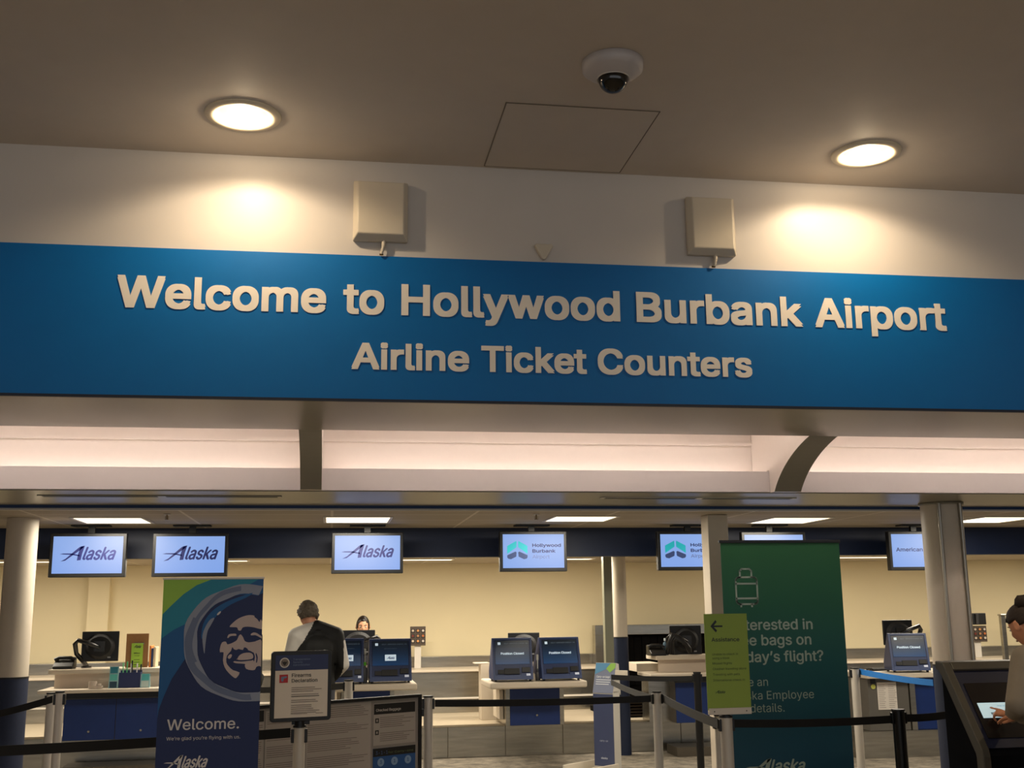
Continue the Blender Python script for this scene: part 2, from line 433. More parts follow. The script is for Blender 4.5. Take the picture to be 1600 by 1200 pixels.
# ================================================================== CEILING FITTINGS
def downlight(x, y, label, grp=None):
    t = thing('ceiling_downlight', label, 'light', (x, y, ZC-.004), grp)
    MB().lathe([(RD-.012, .002), (RD-.012, -.010), (RD+.012, -.014), (RD+.042, -.008), (RD+.048, .0), (RD+.03, .0), (RD-.012, .002)], (x, y, ZC), n=48).build('trim_ring', mat('ring_paint', (238, 224, 196), .45, noise=.01), t)
    MB().lathe([(RD-.002, .0), (RD-.004, .06), (RD-.03, .16), (RD-.07, .26), (.02, .30), (0.0001, .30)], (x, y, ZC), n=48).build('reflector_can', reflector, t)
    mb = MB()
    for dx in (-.028, .028):
        mb.tube([(x+dx, y, ZC+.24), (x+dx, y, ZC+.15), (x+dx, y, ZC+.115), (x+dx*.6, y, ZC+.100), (x, y, ZC+.098)], .019, n=12)
    mb.cyl((x, y, ZC+.2), (x, y, ZC+.28), .035)
    mb.build('compact_bulb', lamp_glow, t)
    bl = lamp('bulb_light', 'SPOT', (x, y, ZC+.048), 56 if y > 5 else 80, (1.0, .77, .50), .020, parent=t); bl.data.spot_size = math.radians(176); bl.data.spot_blend = .85
    lamp('ceiling_halo_light', 'POINT', (x, y, ZC-.030), 7.0, (1.0, .77, .50), .03, parent=t)  # added point light below the ceiling plane, for the glow around the fitting
    return t
labs = ['round recessed ceiling downlight lit at left, above the word Welcome', 'round recessed ceiling downlight lit at right, above the word Airport']
for i, (x, y) in enumerate(DLALL):
    downlight(x, y, labs[i] if i < 2 else 'round recessed hall downlight added outside the picture, '+['far left by the header', 'far right by the header', 'above the camera at left', 'above the camera at right', 'back row far left', 'back row far right'][i-2], None if i < 2 else 'downlights added outside the picture')
# dome camera
p = atz(957, 98, ZC); cx, cy = p.x, p.y
t = thing('security_camera', 'white domed security camera with dark bubble on the ceiling', 'camera', (cx, cy, ZC))
MB().lathe([(.0001, -.085), (.073, -.085), (.082, -.082), (.13, -.055), (.147, -.04), (.15, 0), (.0001, 0)], (cx, cy, ZC-.001), n=48).build('housing', mat('camera_white', (196, 190, 190), .5, noise=.01), t)
MB().lathe([(.072*math.cos(a), -.085-.072*math.sin(a)) for a in [PI/2*k/12 for k in range(12)]]+[(.0001, -.157)], (cx, cy, ZC), n=40).build('bubble', mat('smoked_dome', (10, 10, 11), .06, noise=.01, spec=.8), t)
MB().lathe([(.072, -.083), (.079, -.09), (.079, -.083)], (cx, cy, ZC), n=40).build('ring', white_m, t)
MB().cyl((cx-.02, cy+.146, ZC-.02), (cx-.02, cy+.155, ZC-.02), .006).build('screw', black_m, t)
# access panel in the ceiling
a, b_, c, d = [atz(*q, ZC) for q in ((790, 157), (1029, 176), (968, 272), (758, 256))]
x0, x1, y0, y1 = (a.x+d.x)/2, (b_.x+c.x)/2, (a.y+b_.y)/2, (c.y+d.y)/2
t = thing('access_panel', 'square plastered access panel in the ceiling behind the camera dome', 'panel', ((x0+x1)/2, (y0+y1)/2, ZC))
MB().box(x0+.006, x1-.006, y0+.006, y1-.006, ZC-.004, ZC-.001).build('hatch', ceiling_paint, t)
MB().box(x0, x0+.004, y0, y1, ZC-.0045, ZC-.0005).box(x1-.004, x1, y0, y1, ZC-.0045, ZC-.0005).box(x0, x1, y0, y0+.004, ZC-.0045, ZC-.0005).box(x0, x1, y1-.004, y1, ZC-.0045, ZC-.0005).build('frame', mat('hatch_frame', (128, 118, 104), .6, noise=.03), t)
# two wall antennas with cables, and the small rounded device between them
def antenna(px0, px1, py0, py1, label):
    q0 = at(px0, py0, YS-.05); q1 = at(px1, py1, YS-.05); x0, x1, z0, z1 = q0.x, q1.x, q1.z, q0.z
    t = thing('panel_antenna', label, 'antenna', ((x0+x1)/2, YS, z0), 'white panel antennas above the sign')
    s = .025
    mb = MB(); A = [(x0, YS-.001, z0), (x1, YS-.001, z0), (x1, YS-.001, z1), (x0, YS-.001, z1)]
    B = [(x0, YS-.035, z0), (x1, YS-.035, z0), (x1, YS-.035, z1), (x0, YS-.035, z1)]
    C = [(x0+s, YS-.075, z0+s*1.3), (x1-s, YS-.075, z0+s*1.3), (x1-s, YS-.075, z1-s*.6), (x0+s, YS-.075, z1-s*.6)]
    mb.add(A+B+C, [(3,2,1,0)]+[(i,(i+1)%4,4+(i+1)%4,4+i) for i in range(4)]+[(4+i,4+(i+1)%4,8+(i+1)%4,8+i) for i in range(4)]+[(8,9,10,11)])
    mb.build('housing', white_plastic, t, bevel=.006)
    xm = (x0+x1)/2+.02
    MB().tube([(xm, YS-.03, z0+.01), (xm, YS-.03, z0-.02), (xm-.008, YS-.028, z0-.06), (xm-.012, YS-.022, ZT+.01)], [.012, .012, .009, .009]).build('cable', white_plastic, t)
    MB().tube([(xm-.012, YS-.022, ZT+.012), (xm-.012, YS-.018, ZT+.004)], .012).build('connector', mat('brass', (120, 96, 60), .4, .8, noise=.03), t)
antenna(553, 637, 281, 377, 'square white panel antenna on the wall, the left of the two above the sign')
antenna(1073, 1152, 306, 399, 'square white panel antenna on the wall, the right of the two above the sign')
q = at(850, 392, YS-.03); mb = MB(); s = .052
pts = []
for k, (ax, az) in enumerate(((-1, .8), (1, .8), (0, -1))):
    th = [(135, 45), (45+90-90, -45), (-45, -135)][k]
    a0, a1 = [(180, 60), (120, 0), (-30, -150)][k]
    if k == 1: a0, a1 = 120, 0
    for j in range(5):
        an = math.radians(a0+(a1-a0)*j/4); pts.append((q.x+ax*s*.75+.016*math.cos(an), q.z+az*s*.7+.016*math.sin(an)))
mb.prism(pts, 'y', YS-.035, YS-.001)
tag(mb.build('wall_sensor', white_plastic, bevel=.006, seg=3), 'small rounded white triangular sensor on the wall above the sign', 'sensor')
# slot diffusers in the second soffit
for i, (pa_, pb_, py) in enumerate((((62), (440), 775), ((938), (1243), 778))):
    A = atz(pa_, py, 2.484); B = atz(pb_, py, 2.484); yc = (A.y+B.y)/2
    t = thing('slot_diffuser', ('long dark slot air diffuser in the soffit at left' if i == 0 else 'long pale slot air diffuser in the soffit at right'), 'vent', ((A.x+B.x)/2, yc, 2.48))
    MB().box(A.x, B.x, yc-.05, yc+.05, 2.478, 2.4845).build('frame', white_m if i else soffit_paint, t)
    n = 2
    for k in range(2):
        L = (B.x-A.x)/2
        MB().box(A.x+.03+k*L, A.x+L*(k+1)-.03, yc-.034, yc-.006, 2.476, 2.479).box(A.x+.03+k*L, A.x+L*(k+1)-.03, yc+.01, yc+.032, 2.476, 2.479).build('slot', black_m, t)
# ceiling light panels (front row) and behind the bulkhead
def troffer(x0, x1, y0, y1, z, label, grp, power):
    t = thing('ceiling_light_panel', label, 'light', ((x0+x1)/2, (y0+y1)/2, z), grp)
    MB().box(x0, x1, y0, y0+.025, z-.008, z-.0005).box(x0, x1, y1-.025, y1, z-.008, z-.0005).box(x0, x0+.025, y0+.026, y1-.026, z-.008, z-.0005).box(x1-.025, x1, y0+.026, y1-.026, z-.008, z-.0005).build('frame', white_m, t)
    MB().box(x0+.026, x1-.026, y0+.026, y1-.026, z-.005, z-.0005).build('diffuser', panel_glow, t)
    lamp('panel_light', 'AREA', ((x0+x1)/2, (y0+y1)/2, z-.012), power, (1, .90, .74), x1-x0-.06, y1-y0-.06, parent=t)
names = ['above the first hanging screen at far left', 'above the third hanging screen', 'between the fourth and fifth hanging screens', 'above the green banner', 'at the far right beyond the big column']
for (a, b_, py0, py1), nm in zip(((127, 226, 808, 817), (515, 602, 807, 816), (862, 952, 806, 814), (1187, 1280, 808, 817), (1504, 1598, 807, 816)), names):
    A = atz((a+b_)/2, py0, 2.45); B = atz((a+b_)/2, py1, 2.45); xa = (atz(a, (py0+py1)/2, 2.45).x+atz(b_, (py0+py1)/2, 2.45).x)/2
    y0 = A.y; xw = .61
    troffer(xa-xw/2, xa+xw/2, min(A.y, B.y), max(A.y, B.y), 2.45, 'square lit ceiling panel '+nm, 'lit panels in the tiled ceiling', 34)
for k, (px, wh) in enumerate(((10, 'at the far left edge'), (330, 'right of the second hanging screen'), (650, 'right of the third hanging screen'), (860, 'right of the whole airport logo screen'), (1290, 'above the green banner'), (1560, 'right of the big column'))):
    p = atz(px, 876, 2.25)
    troffer(p.x-.45, p.x+.45, 14.0, 14.3, 2.25, 'lit ceiling strip seen just under the dark bulkhead '+wh, 'light strips behind the bulkhead', 4)
    troffer(p.x-.6, p.x+.6, 13.0, 13.3, 2.25, 'added ceiling strip light hidden behind the dark bulkhead '+wh, 'hidden strips behind the bulkhead', 47)  # unseen strips added to brighten the back wall
# sprinkler heads
for px, py, nm in ((261, 803, 'left'), (838, 803, 'centre')):
    p = atz(px, py, 2.45)
    t = thing('sprinkler_head', 'small %s sprinkler head under the tiled ceiling %s' % ('brass' , 'right of the far left light panel' if nm == 'left' else 'left of the middle light panel'), 'sprinkler', (p.x, p.y, 2.449), 'ceiling sprinklers')
    MB().cyl((p.x, p.y, 2.449), (p.x, p.y, 2.442), .03).build('escutcheon', white_m, t)
    MB().cyl((p.x, p.y, 2.443), (p.x, p.y, 2.405), .007).box(p.x-.014, p.x-.010, p.y-.003, p.y+.003, 2.402, 2.43).box(p.x+.010, p.x+.014, p.y-.003, p.y+.003, 2.402, 2.43).cyl((p.x, p.y, 2.404), (p.x, p.y, 2.400), .018).build('nozzle', mat('sprinkler_brass', (128, 108, 76), .4, .6, noise=.02), t)

# ================================================================== HANGING SCREENS
screen_bg = gradient('screen_light_blue', [(0, (128, 172, 250)), (1, (150, 186, 250))], 1.95, 2.4, emit=.80)
NAVY = mat('logo_navy', (14, 22, 84), .5, emit=.3, noise=.01)
TEAL = mat('logo_teal', (20, 164, 178), .5, emit=.5, noise=.01)
SLATE = mat('logo_slate', (44, 62, 110), .5, emit=.35, noise=.01)
GREYL = mat('logo_grey', (84, 98, 144), .5, emit=.45, noise=.01)
def alaska(mb, x0, x1, zb, h, y, m):
    """the slanted script word: long-legged capital A, then bold italic letters"""
    W = x1-x0
    def P(u, v): return (x0+u*W, zb+v*h)
    mb.flat([P(.02, -.10), P(.10, -.04), P(.30, .60), P(.385, .88), P(.415, 1.06), P(.335, .98), P(.22, .55), P(.105, .10)], y, m)      # rising leg
    mb.flat([P(.355, 1.02), P(.425, 1.08), P(.385, .5), P(.365, .0), P(.30, -.03), P(.315, .45)], y, m)                                   # right leg
    mb.flat([P(0, .44), P(.06, .50), P(.20, .50), P(.34, .38), P(.34, .28), P(.20, .40), P(.08, .42)], y, m)                              # crossbar swash
    mb.text('laska', x0+.385*W, zb, h, y, m, x1=x1-.07*W, bold=.018, shear=.30, proud=.0009)
def hba(mb, x0, x1, z0, z1, y):
    W = x1-x0; H = z1-z0
    def P(u, v): return (x0+u*W, z1-v*H)
    fl = lambda pts, m: mb.flat([P(*q) for q in pts], y, m)
    fl([(0, .28), (.05, .24), (.44, 0), (.46, .04), (.46, .34), (0, .70)], 3)
    fl([(1, .28), (.95, .24), (.56, 0), (.54, .04), (.54, .34), (1, .70)], 3)
    fl([(0, .78), (.40, .58), (.46, .62), (.44, .86), (.18, 1.0), (.05, .97), (0, .9)], 4)
    fl([(1, .78), (.60, .58), (.54, .62), (.56, .86), (.82, 1.0), (.95, .97), (1, .9)], 4)
def hanging_screen(px0, px1, py0, py1, content, label):
    Y = 10.9
    a = at((px0+px1)/2, py0, Y); b_ = at((px0+px1)/2, py1, Y); x0, x1 = at(px0, 865, Y).x, at(px1, 865, Y).x; z1, z0 = a.z, b_.z
    t = thing('hanging_screen', label, 'screen', ((x0+x1)/2, Y, z0), 'screens hanging over the counters')
    bz = .030
    MB().box(x0, x1, Y, Y+.07, z0, z1).box(x0+.08, x1-.08, Y+.07, Y+.11, z0+.06, z1-.05).build('casing', black_m, t, bevel=.006)
    sx0, sx1, sz0, sz1 = x0+bz, x1-bz, z0+bz*1.15, z1-bz
    mb = MB().box(sx0, sx1, Y-.002, Y+.001, sz0, sz1); w = sx1-sx0; h = sz1-sz0
    y = Y-.0022
    if content == 'alaska': alaska(mb, sx0+.10*w, sx0+.93*w, sz0+.36*h, .36*h, y, 2)
    elif content == 'hba':
        hba(mb, sx0+.07*w, sx0+.40*w, sz0+.26*h, sz0+.80*h, y)
        mb.text('Hollywood', sx0+.48*w, sz0+.62*h, .105*h, y, 2, x1=sx0+.95*w, bold=.03)
        mb.text('Burbank', sx0+.48*w, sz0+.45*h, .105*h, y, 2, x1=sx0+.86*w, bold=.03)
        mb.text('Airport', sx0+.48*w, sz0+.28*h, .105*h, y, 5, x1=sx0+.76*w, bold=.01)
    elif content == 'american': mb.text('American Airlines', sx0+.07*w, sz0+.47*h, .12*h, y, 2, x1=sx0+.95*w, bold=.02)
    mb.build('display', [screen_bg, screen_bg, NAVY, TEAL, SLATE, GREYL], t)
    mt = MB().box((x0+x1)/2-.17, (x0+x1)/2+.17, Y+.02, Y+.16, 2.435, 2.449).box((x0+x1)/2-.03, (x0+x1)/2+.03, Y+.10, Y+.14, z0+.15, 2.436).build('ceiling_mount', black_m, t)
hanging_screen(77, 197, 833, 902, 'alaska', 'hanging screen with the slanted airline name, first from the left')
hanging_screen(238, 356, 833, 901, 'alaska', 'hanging screen with the slanted airline name, second from the left above the tall banner')
hanging_screen(518, 630, 832, 896, 'alaska', 'hanging screen with the slanted airline name, above the man at the counter')
hanging_screen(781, 886, 830, 893, 'hba', 'hanging screen with the airport logo, seen whole, over the two closed kiosks')
hanging_screen(1028, 1134, 830, 891, 'hba', 'hanging screen with the airport logo, partly behind the square pillar')
hanging_screen(1160, 1260, 831, 890, 'blank', 'hanging screen mostly hidden behind the green banner')
hanging_screen(1390, 1486, 830, 891, 'american', 'hanging screen naming an airline, half behind the big round column')

# ================================================================== COLUMNS
def blue_foot_column(pxc, py, Y, r, zt, zblue, name, label):
    c = at(pxc, py, Y); t = thing(name, label, 'column', (c.x, Y, 0))
    MB().cyl((c.x, Y, 0), (c.x, Y, zblue), r+.004, n=40).build('painted_base', column_blue, t)
    MB().cyl((c.x, Y, zblue), (c.x, Y, zt), r, n=40).build('shaft', column_paint, t)
    MB().cyl((c.x, Y, zblue), (c.x, Y, zblue+.012), r+.006, n=40).build('edge_band', black_m, t)
    return t, c.x
blue_foot_column(30, 900, 10.2, .128, 2.449, 1.12, 'round_column', 'round cream column with blue lower half at the far left')
t, cx = blue_foot_column(1475, 850, 8.95, .170, 2.484, 1.13, 'round_column', 'thick cream column with two steel conduits at right')
for dx, dy in ((-.105, -.150), (.075, -.170)):
    mb = MB().cyl((cx+dx, 8.95+dy, .9), (cx+dx, 8.95+dy, 2.36), .014, n=12).cyl((cx+dx, 8.95+dy, 2.36), (cx+dx, 8.95+dy, 2.47), .016, n=12).cyl((cx+dx, 8.95+dy, 2.27), (cx+dx, 8.95+dy, 2.30), .017, n=12)
    mb.build('conduit', mat('conduit_zinc', (176, 170, 158), .35, .7, noise=.03), t)
MB().lathe([(.168, 2.463), (.185, 2.465), (.185, 2.4845), (.168, 2.4845)], (cx, 8.95, 0), n=40).build('collar', soffit_paint, t)
t, cx = blue_foot_column(968, 950, 12.9, .085, 2.249, 1.29, 'round_column', 'slim round column with blue lower half behind the counters')
a, b_ = at(943, 950, 12.8).x, at(956, 950, 12.8).x
tag(MB().box(a, b_, 12.75, 12.765, 0.362, 2.249).box(a, a+.012, 12.765, 12.85, 0.362, 2.249).build('steel_guard', mat('guard_paint', (140, 140, 120), .45, .3, noise=.03), bevel=.003), 'tall pale metal angle guard beside the slim column', 'guard')
a, b_ = at(1108, 870, 9.7).x, at(1140, 870, 9.7).x
t = thing('square_pillar', 'square cream pillar rising behind the green banner', 'column', ((a+b_)/2, 9.8, 0))
MB().box(a, b_, 9.7, 9.7+(b_-a), .12, 2.449).build('shaft', column_paint, t, bevel=.008)
MB().box(a-.008, b_+.008, 9.69, 9.71+(b_-a), 0, .12).build('skirting', column_blue, t)

# ================================================================== BACK OF COUNTER: belt, platforms
YBK = 14.55
g0, g1 = at(958, 1050, YBK).x, at(1102, 1050, YBK).x
for a, b_, lb in ((-6, g0-.05, 'long stainless conveyor housing along the back wall, left of the baggage opening'), (g1+1.0, 12, 'stainless conveyor housing along the back wall at right')):
    t = thing('baggage_conveyor', lb, 'conveyor', ((a+b_)/2, YBK, .36))
    MB().box(a, b_, 15.30, 15.495, .361, 1.02).build('splash_panel', steel, t, bevel=.004)
    MB().box(a, b_, YBK, 15.29, .361, .86).build('side_panel', steel, t, bevel=.004)
    MB().box(a, b_, YBK-.03, 15.29, .861, .885).build('ledge', laminate, t, bevel=.003)
    MB().box(a, b_, YBK-.05, YBK-.03, .53, .55).build('rail', white_m, t)
t = thing('scale_platform', 'low stainless platform with pale top between the counters', 'platform', (2, 13.1, 0))
gp0, gp1 = at(567, 1000, 13.8).x-.42, at(567, 1000, 13.8).x+.42
MB().box(-6, gp0, 13.10, 15.49, 0, .335).box(gp0+.001, gp1-.001, 13.10, 13.40, 0, .335).box(gp0+.001, gp1-.001, YBK-.06, 15.49, 0, .335).box(gp1, 12, 13.10, 15.49, 0, .335).build('base', steel, t, bevel=.004)
MB().box(-6, gp0, 13.07, 15.49, .336, .36).box(gp0+.001, gp1-.001, 13.07, 13.40, .336, .36).box(gp0+.001, gp1-.001, YBK-.06, 15.49, .336, .36).box(gp1, 12, 13.07, 15.49, .336, .36).build('top_plate', platform_m, t, bevel=.003)
for px in (790, 880, 1065, 700, 340):
    x = at(px, 1160, 13.09).x; MB().box(x-.003, x+.003, 13.092, 13.099, .01, .33).build('seam', steel_dark, t)
# baggage opening in the wall
t = thing('baggage_opening', 'stainless framed dark baggage opening in the back wall', 'opening', (g0, 15.2, .9))
o0, o1 = at(928, 1000, 15.2).x, at(1118, 1000, 15.2).x; zt0 = at(1000, 976, 15.2).z; zt1 = at(1000, 991, 15.2).z
op0 = at(978, 1000, 15.2).x
MB().box(o0, o1+.4, 15.12, 15.29, zt1, zt0).box(o0, o0+.14, 15.12, 15.29, .886, zt1).box(o0+.30, op0, 15.12, 15.29, .37, zt1).build('frame', steel, t, bevel=.004)
MB().box(o0+.14, o0+.30, 15.20, 15.29, .886, zt1).build('inner_jamb', steel_dark, t)
mb = MB()
for k in range(14):
    xa = op0+(o1+.3-op0)*k/14; mb.box(xa+.004, xa+(o1+.3-op0)/14-.004, 15.20+.01*(k%2), 15.215+.01*(k%2), .60, zt1)
mb.build('strip_curtain', dark_void, t)
MB().box(op0, o1+.3, 15.23, 15.29, .37, zt1).build('shade_slab', dark_void, t)  # black slab: the shade inside the opening is put into its colour
t = thing('roller_conveyor', 'dark ribbed roller section under the baggage opening', 'conveyor', (g0, 13.5, .36))
r0, r1 = at(955, 1110, 13.3).x, at(1018, 1110, 13.3).x
MB().box(r0, r1, 13.36, 14.4, .361, .42).build('frame', dark_void, t)
mb = MB()
for k in range(7): mb.cyl((r0+.02, 13.32, .39+.035*k), (r1+.02, 13.32, .39+.035*k), .014, n=10)
mb.build('roller_grille', mat('roller_brown', (40, 32, 26), .35, .4, noise=.1), t)
MB().box(r0-.02, r1+.03, 13.28, 13.36, .64, .655).build('top_bar', steel, t)
MB().box(r0, r1+.02, 13.345, 13.35, .37, .64).build('backing', dark_void, t)

# ================================================================== COUNTERS
def cab_doors(t, x0, x1, Y, z0, z1, n, m=None, knob=True):
    w = (x1-x0)/n
    for k in range(n):
        d = MB().box(x0+k*w+.003, x0+(k+1)*w-.003, Y-.018, Y-.001, z0+.004, z1-.004).build('door', m or cabinet_blue, t, bevel=.002)
        if knob: MB().cyl((x0+(k+.5)*w, Y-.03, z0+.09), (x0+(k+.5)*w, Y-.018, z0+.09), .012, n=12).build('lock', steel, d)
def X(px, py, Y): return at(px, py, Y).x
def Z(px, py, Y): return at(px, py, Y).z
# counter 1 at left (raised desk behind a low shelf)
ZSH = Z(840, 1065, 12.4)
def tall_counter(pxs0, pxs1, pxd0, pxd1, cab0, cab1, label, ndoor, side_l=None, pyt=1045):
    t = thing('service_counter', label, 'counter', (X(cab0, 1100, 12.6), 12.6, 0))
    xs0, xs1 = X(pxs0, 1080, 12.35), X(pxs1, 1080, 12.35)
    zs = Z((pxs0+pxs1)/2, 1077, 12.35) if pyt == 1045 else Z(1060, 1053, 12.35)
    MB().box(xs0, xs1, 12.35, 12.92, zs-.035, zs).build('shelf', laminate, t, bevel=.006)
    xd0, xd1 = X(pxd0, 1050, 12.7), X(pxd1, 1050, 12.7); zt = Z((pxd0+pxd1)/2, pyt, 12.62)
    MB().box(xd0, xd1, 12.70, 12.74, zs, zt-.045).build('upstand', mat('upstand_laminate', (212, 196, 178), .5, noise=.01), t)
    MB().box(xd0-.05, xd1, 12.62, 13.05, zt-.045, zt).build('countertop', laminate, t, bevel=.005)
    xc0, xc1 = X(cab0, 1110, 12.55), X(cab1, 1110, 12.55)
    MB().box(xc0, xc1, 12.55, 13.05, .361, zs-.036).box(xc0, xc1, 12.55, 12.95, 0, .10).build('carcass', steel_dark, t)
    MB().box(xc0-.01, xc1, 12.52, 12.549, zs-.10, zs-.036).build('edge_strip', black_m, t)
    cab_doors(t, xc0, xc1, 12.549, .36, zs-.105, ndoor)
    return t, zs, zt
T1, zs1, zt1_ = tall_counter(58, 262, 86, 262, 100, 262, 'long cream service counter with blue doors at far left', 2)
# kiosk shelves
def kiosk_counter(px0, px1, pc0, pc1, label, pys=1065):
    zs = Z((px0+px1)/2, pys, 12.35); pxw = px0
    x0, x1 = X(px0, 1070, 12.35), X(px1, 1070, 12.35); c0, c1 = X(pc0, 1100, 12.75), X(pc1, 1100, 12.75)
    t = thing('kiosk_counter', label, 'counter', ((x0+x1)/2, 12.7, 0))
    MB().box(x0, x1, 12.35, 13.15, zs-.072, zs).build('shelf', laminate, t, bevel=.02, seg=3)
    MB().box(c0-.07, c0-.02, 12.76, 13.48, .361, zs-.073).build('side_panel', steel, t, bevel=.003); MB().box(c1+.02, c1+.07, 12.76, 13.48, .361, zs-.073).build('side_panel', steel, t, bevel=.003)
    MB().box(c0-.02, c1+.02, 12.78, 13.48, .361, zs-.073).build('carcass', steel_dark, t)
    MB().box(c0-.02, c1+.02, 12.755, 12.779, .365, zs-.09).build('front_panel', cabinet_blue, t, bevel=.003)
    MB().box(c0-.12, c0-.075, 12.9, 13.4, .42, zs-.12).build('side_box', laminate, t, bevel=.004)
    MB().cyl(((c0+c1)/2+.02, 12.745, .47), ((c0+c1)/2+.02, 12.755, .47), .012, n=12).build('lock', steel, t)
    rd = MB().box(x0+.05, x1-.2, 13.50, 13.72, .361, zs+.14).box(x0-.02, x0+.16, 13.50, 13.73, zs+.1405, zs+.155)
    tag(rd.build('rear_desk', laminate, bevel=.005), 'cream staff desk behind the '+('two closed kiosks' if pxw > 700 else 'two airline logo kiosks, before the employee'), 'desk', 'staff desks behind the kiosk shelves')
    return t, zs, x0, x1
K2, zk2, _, _ = kiosk_counter(512, 652, 543, 606, 'cream kiosk shelf where the man stands, with its blue cabinet', 1069)
K3, zk3, _, _ = kiosk_counter(766, 918, 800, 872, 'cream kiosk shelf on a blue cabinet under the airport logo screen')
T4, zs4, zt4 = tall_counter(1018, 1140, 1030, 1140, 1056, 1140, 'cream service counter with blue doors beside the baggage opening', 1, pyt=1024)
MB().box(X(993, 1040, 13.1), X(1030, 1040, 13.1), 13.06, 13.5, Z(1010, 1045, 13.1)-.03, Z(1010, 1036, 13.1)).build('side_shelf', laminate, T4, bevel=.005)
MB().box(X(1012, 1090, 12.8), X(1050, 1090, 12.8), 12.75, 13.04, .361, zs4-.04).build('side_panel', steel, T4)
# right counter
t5 = thing('service_counter', 'right hand counter with dark grey cabinet and white papers taped on it', 'counter', (X(1385, 1090, 11.9), 11.9, 0))
z5 = Z(1400, 1052, 11.9)
MB().box(X(1352, 1050, 11.9), X(1600, 1050, 11.9), 11.85, 12.7, z5-.05, z5).build('countertop', laminate, t5, bevel=.008)
MB().box(X(1353, 1080, 12), X(1416, 1080, 12), 11.95, 12.7, .28, z5-.051).build('cabinet', cabinet_grey, t5, bevel=.004)
MB().box(X(1417, 1080, 12), X(1425, 1080, 12), 11.93, 12.7, .28, z5-.051).build('steel_post', steel, t5)
MB().box(X(1426, 1080, 12), X(1600, 1080, 12), 11.97, 12.7, .28, z5-.051).build('blue_cabinet', cabinet_blue, t5, bevel=.004)
MB().box(X(1330, 1080, 12), X(1600, 1080, 12), 11.9, 12.7, 0, .279).build('base', steel, t5)
mb = MB(); a, b_ = X(1371, 1080, 11.94), X(1401, 1080, 11.94); zA, zB = Z(1385, 1066, 11.94), Z(1385, 1109, 11.94)
mb.box(a, b_, 11.943, 11.946, zB, zA, 0)
for c in range(2):
    for k in range(13):
        xx = a+.015+c*(b_-a)/2; mb.box(xx, xx+(b_-a)/2*random.uniform(.55, .85), 11.942, 11.943, zA-.03-k*.02, zA-.026-k*.02, 1)
tag(mb.build('notice_sheet', [paper, faint_ink]), 'white printed notice sheets taped to the grey cabinet', 'paper')
x = X(1364, 1065, 11.94)
tag(MB().box(x-.03, x+.03, 11.942, 11.946, Z(1364, 1068, 11.94), Z(1364, 1058, 11.94), 0).cyl((x, 11.946, Z(1364, 1073, 11.94)), (x, 11.94, Z(1364, 1073, 11.94)), .026, 1).build('hazard_label', [black_m, mat('label_yellow', (188, 190, 90), .6, noise=.02)]), 'small black and yellow sticker on the grey cabinet', 'sticker')
# steel desk left of it
x0, x1 = X(1330, 1060, 13.2), X(1352, 1060, 13.2)
tag(MB().box(x0-.9, x1, 13.06, 14.4, Z(1340, 1050, 13.2)-.03, Z(1340, 1050, 13.2)).box(x0-.1, x1-.05, 13.11, 14.3, .361, Z(1340, 1050, 13.2)-.031).build('side_desk', laminate, bevel=.004), 'plain cream side desk behind the blue belt', 'desk')

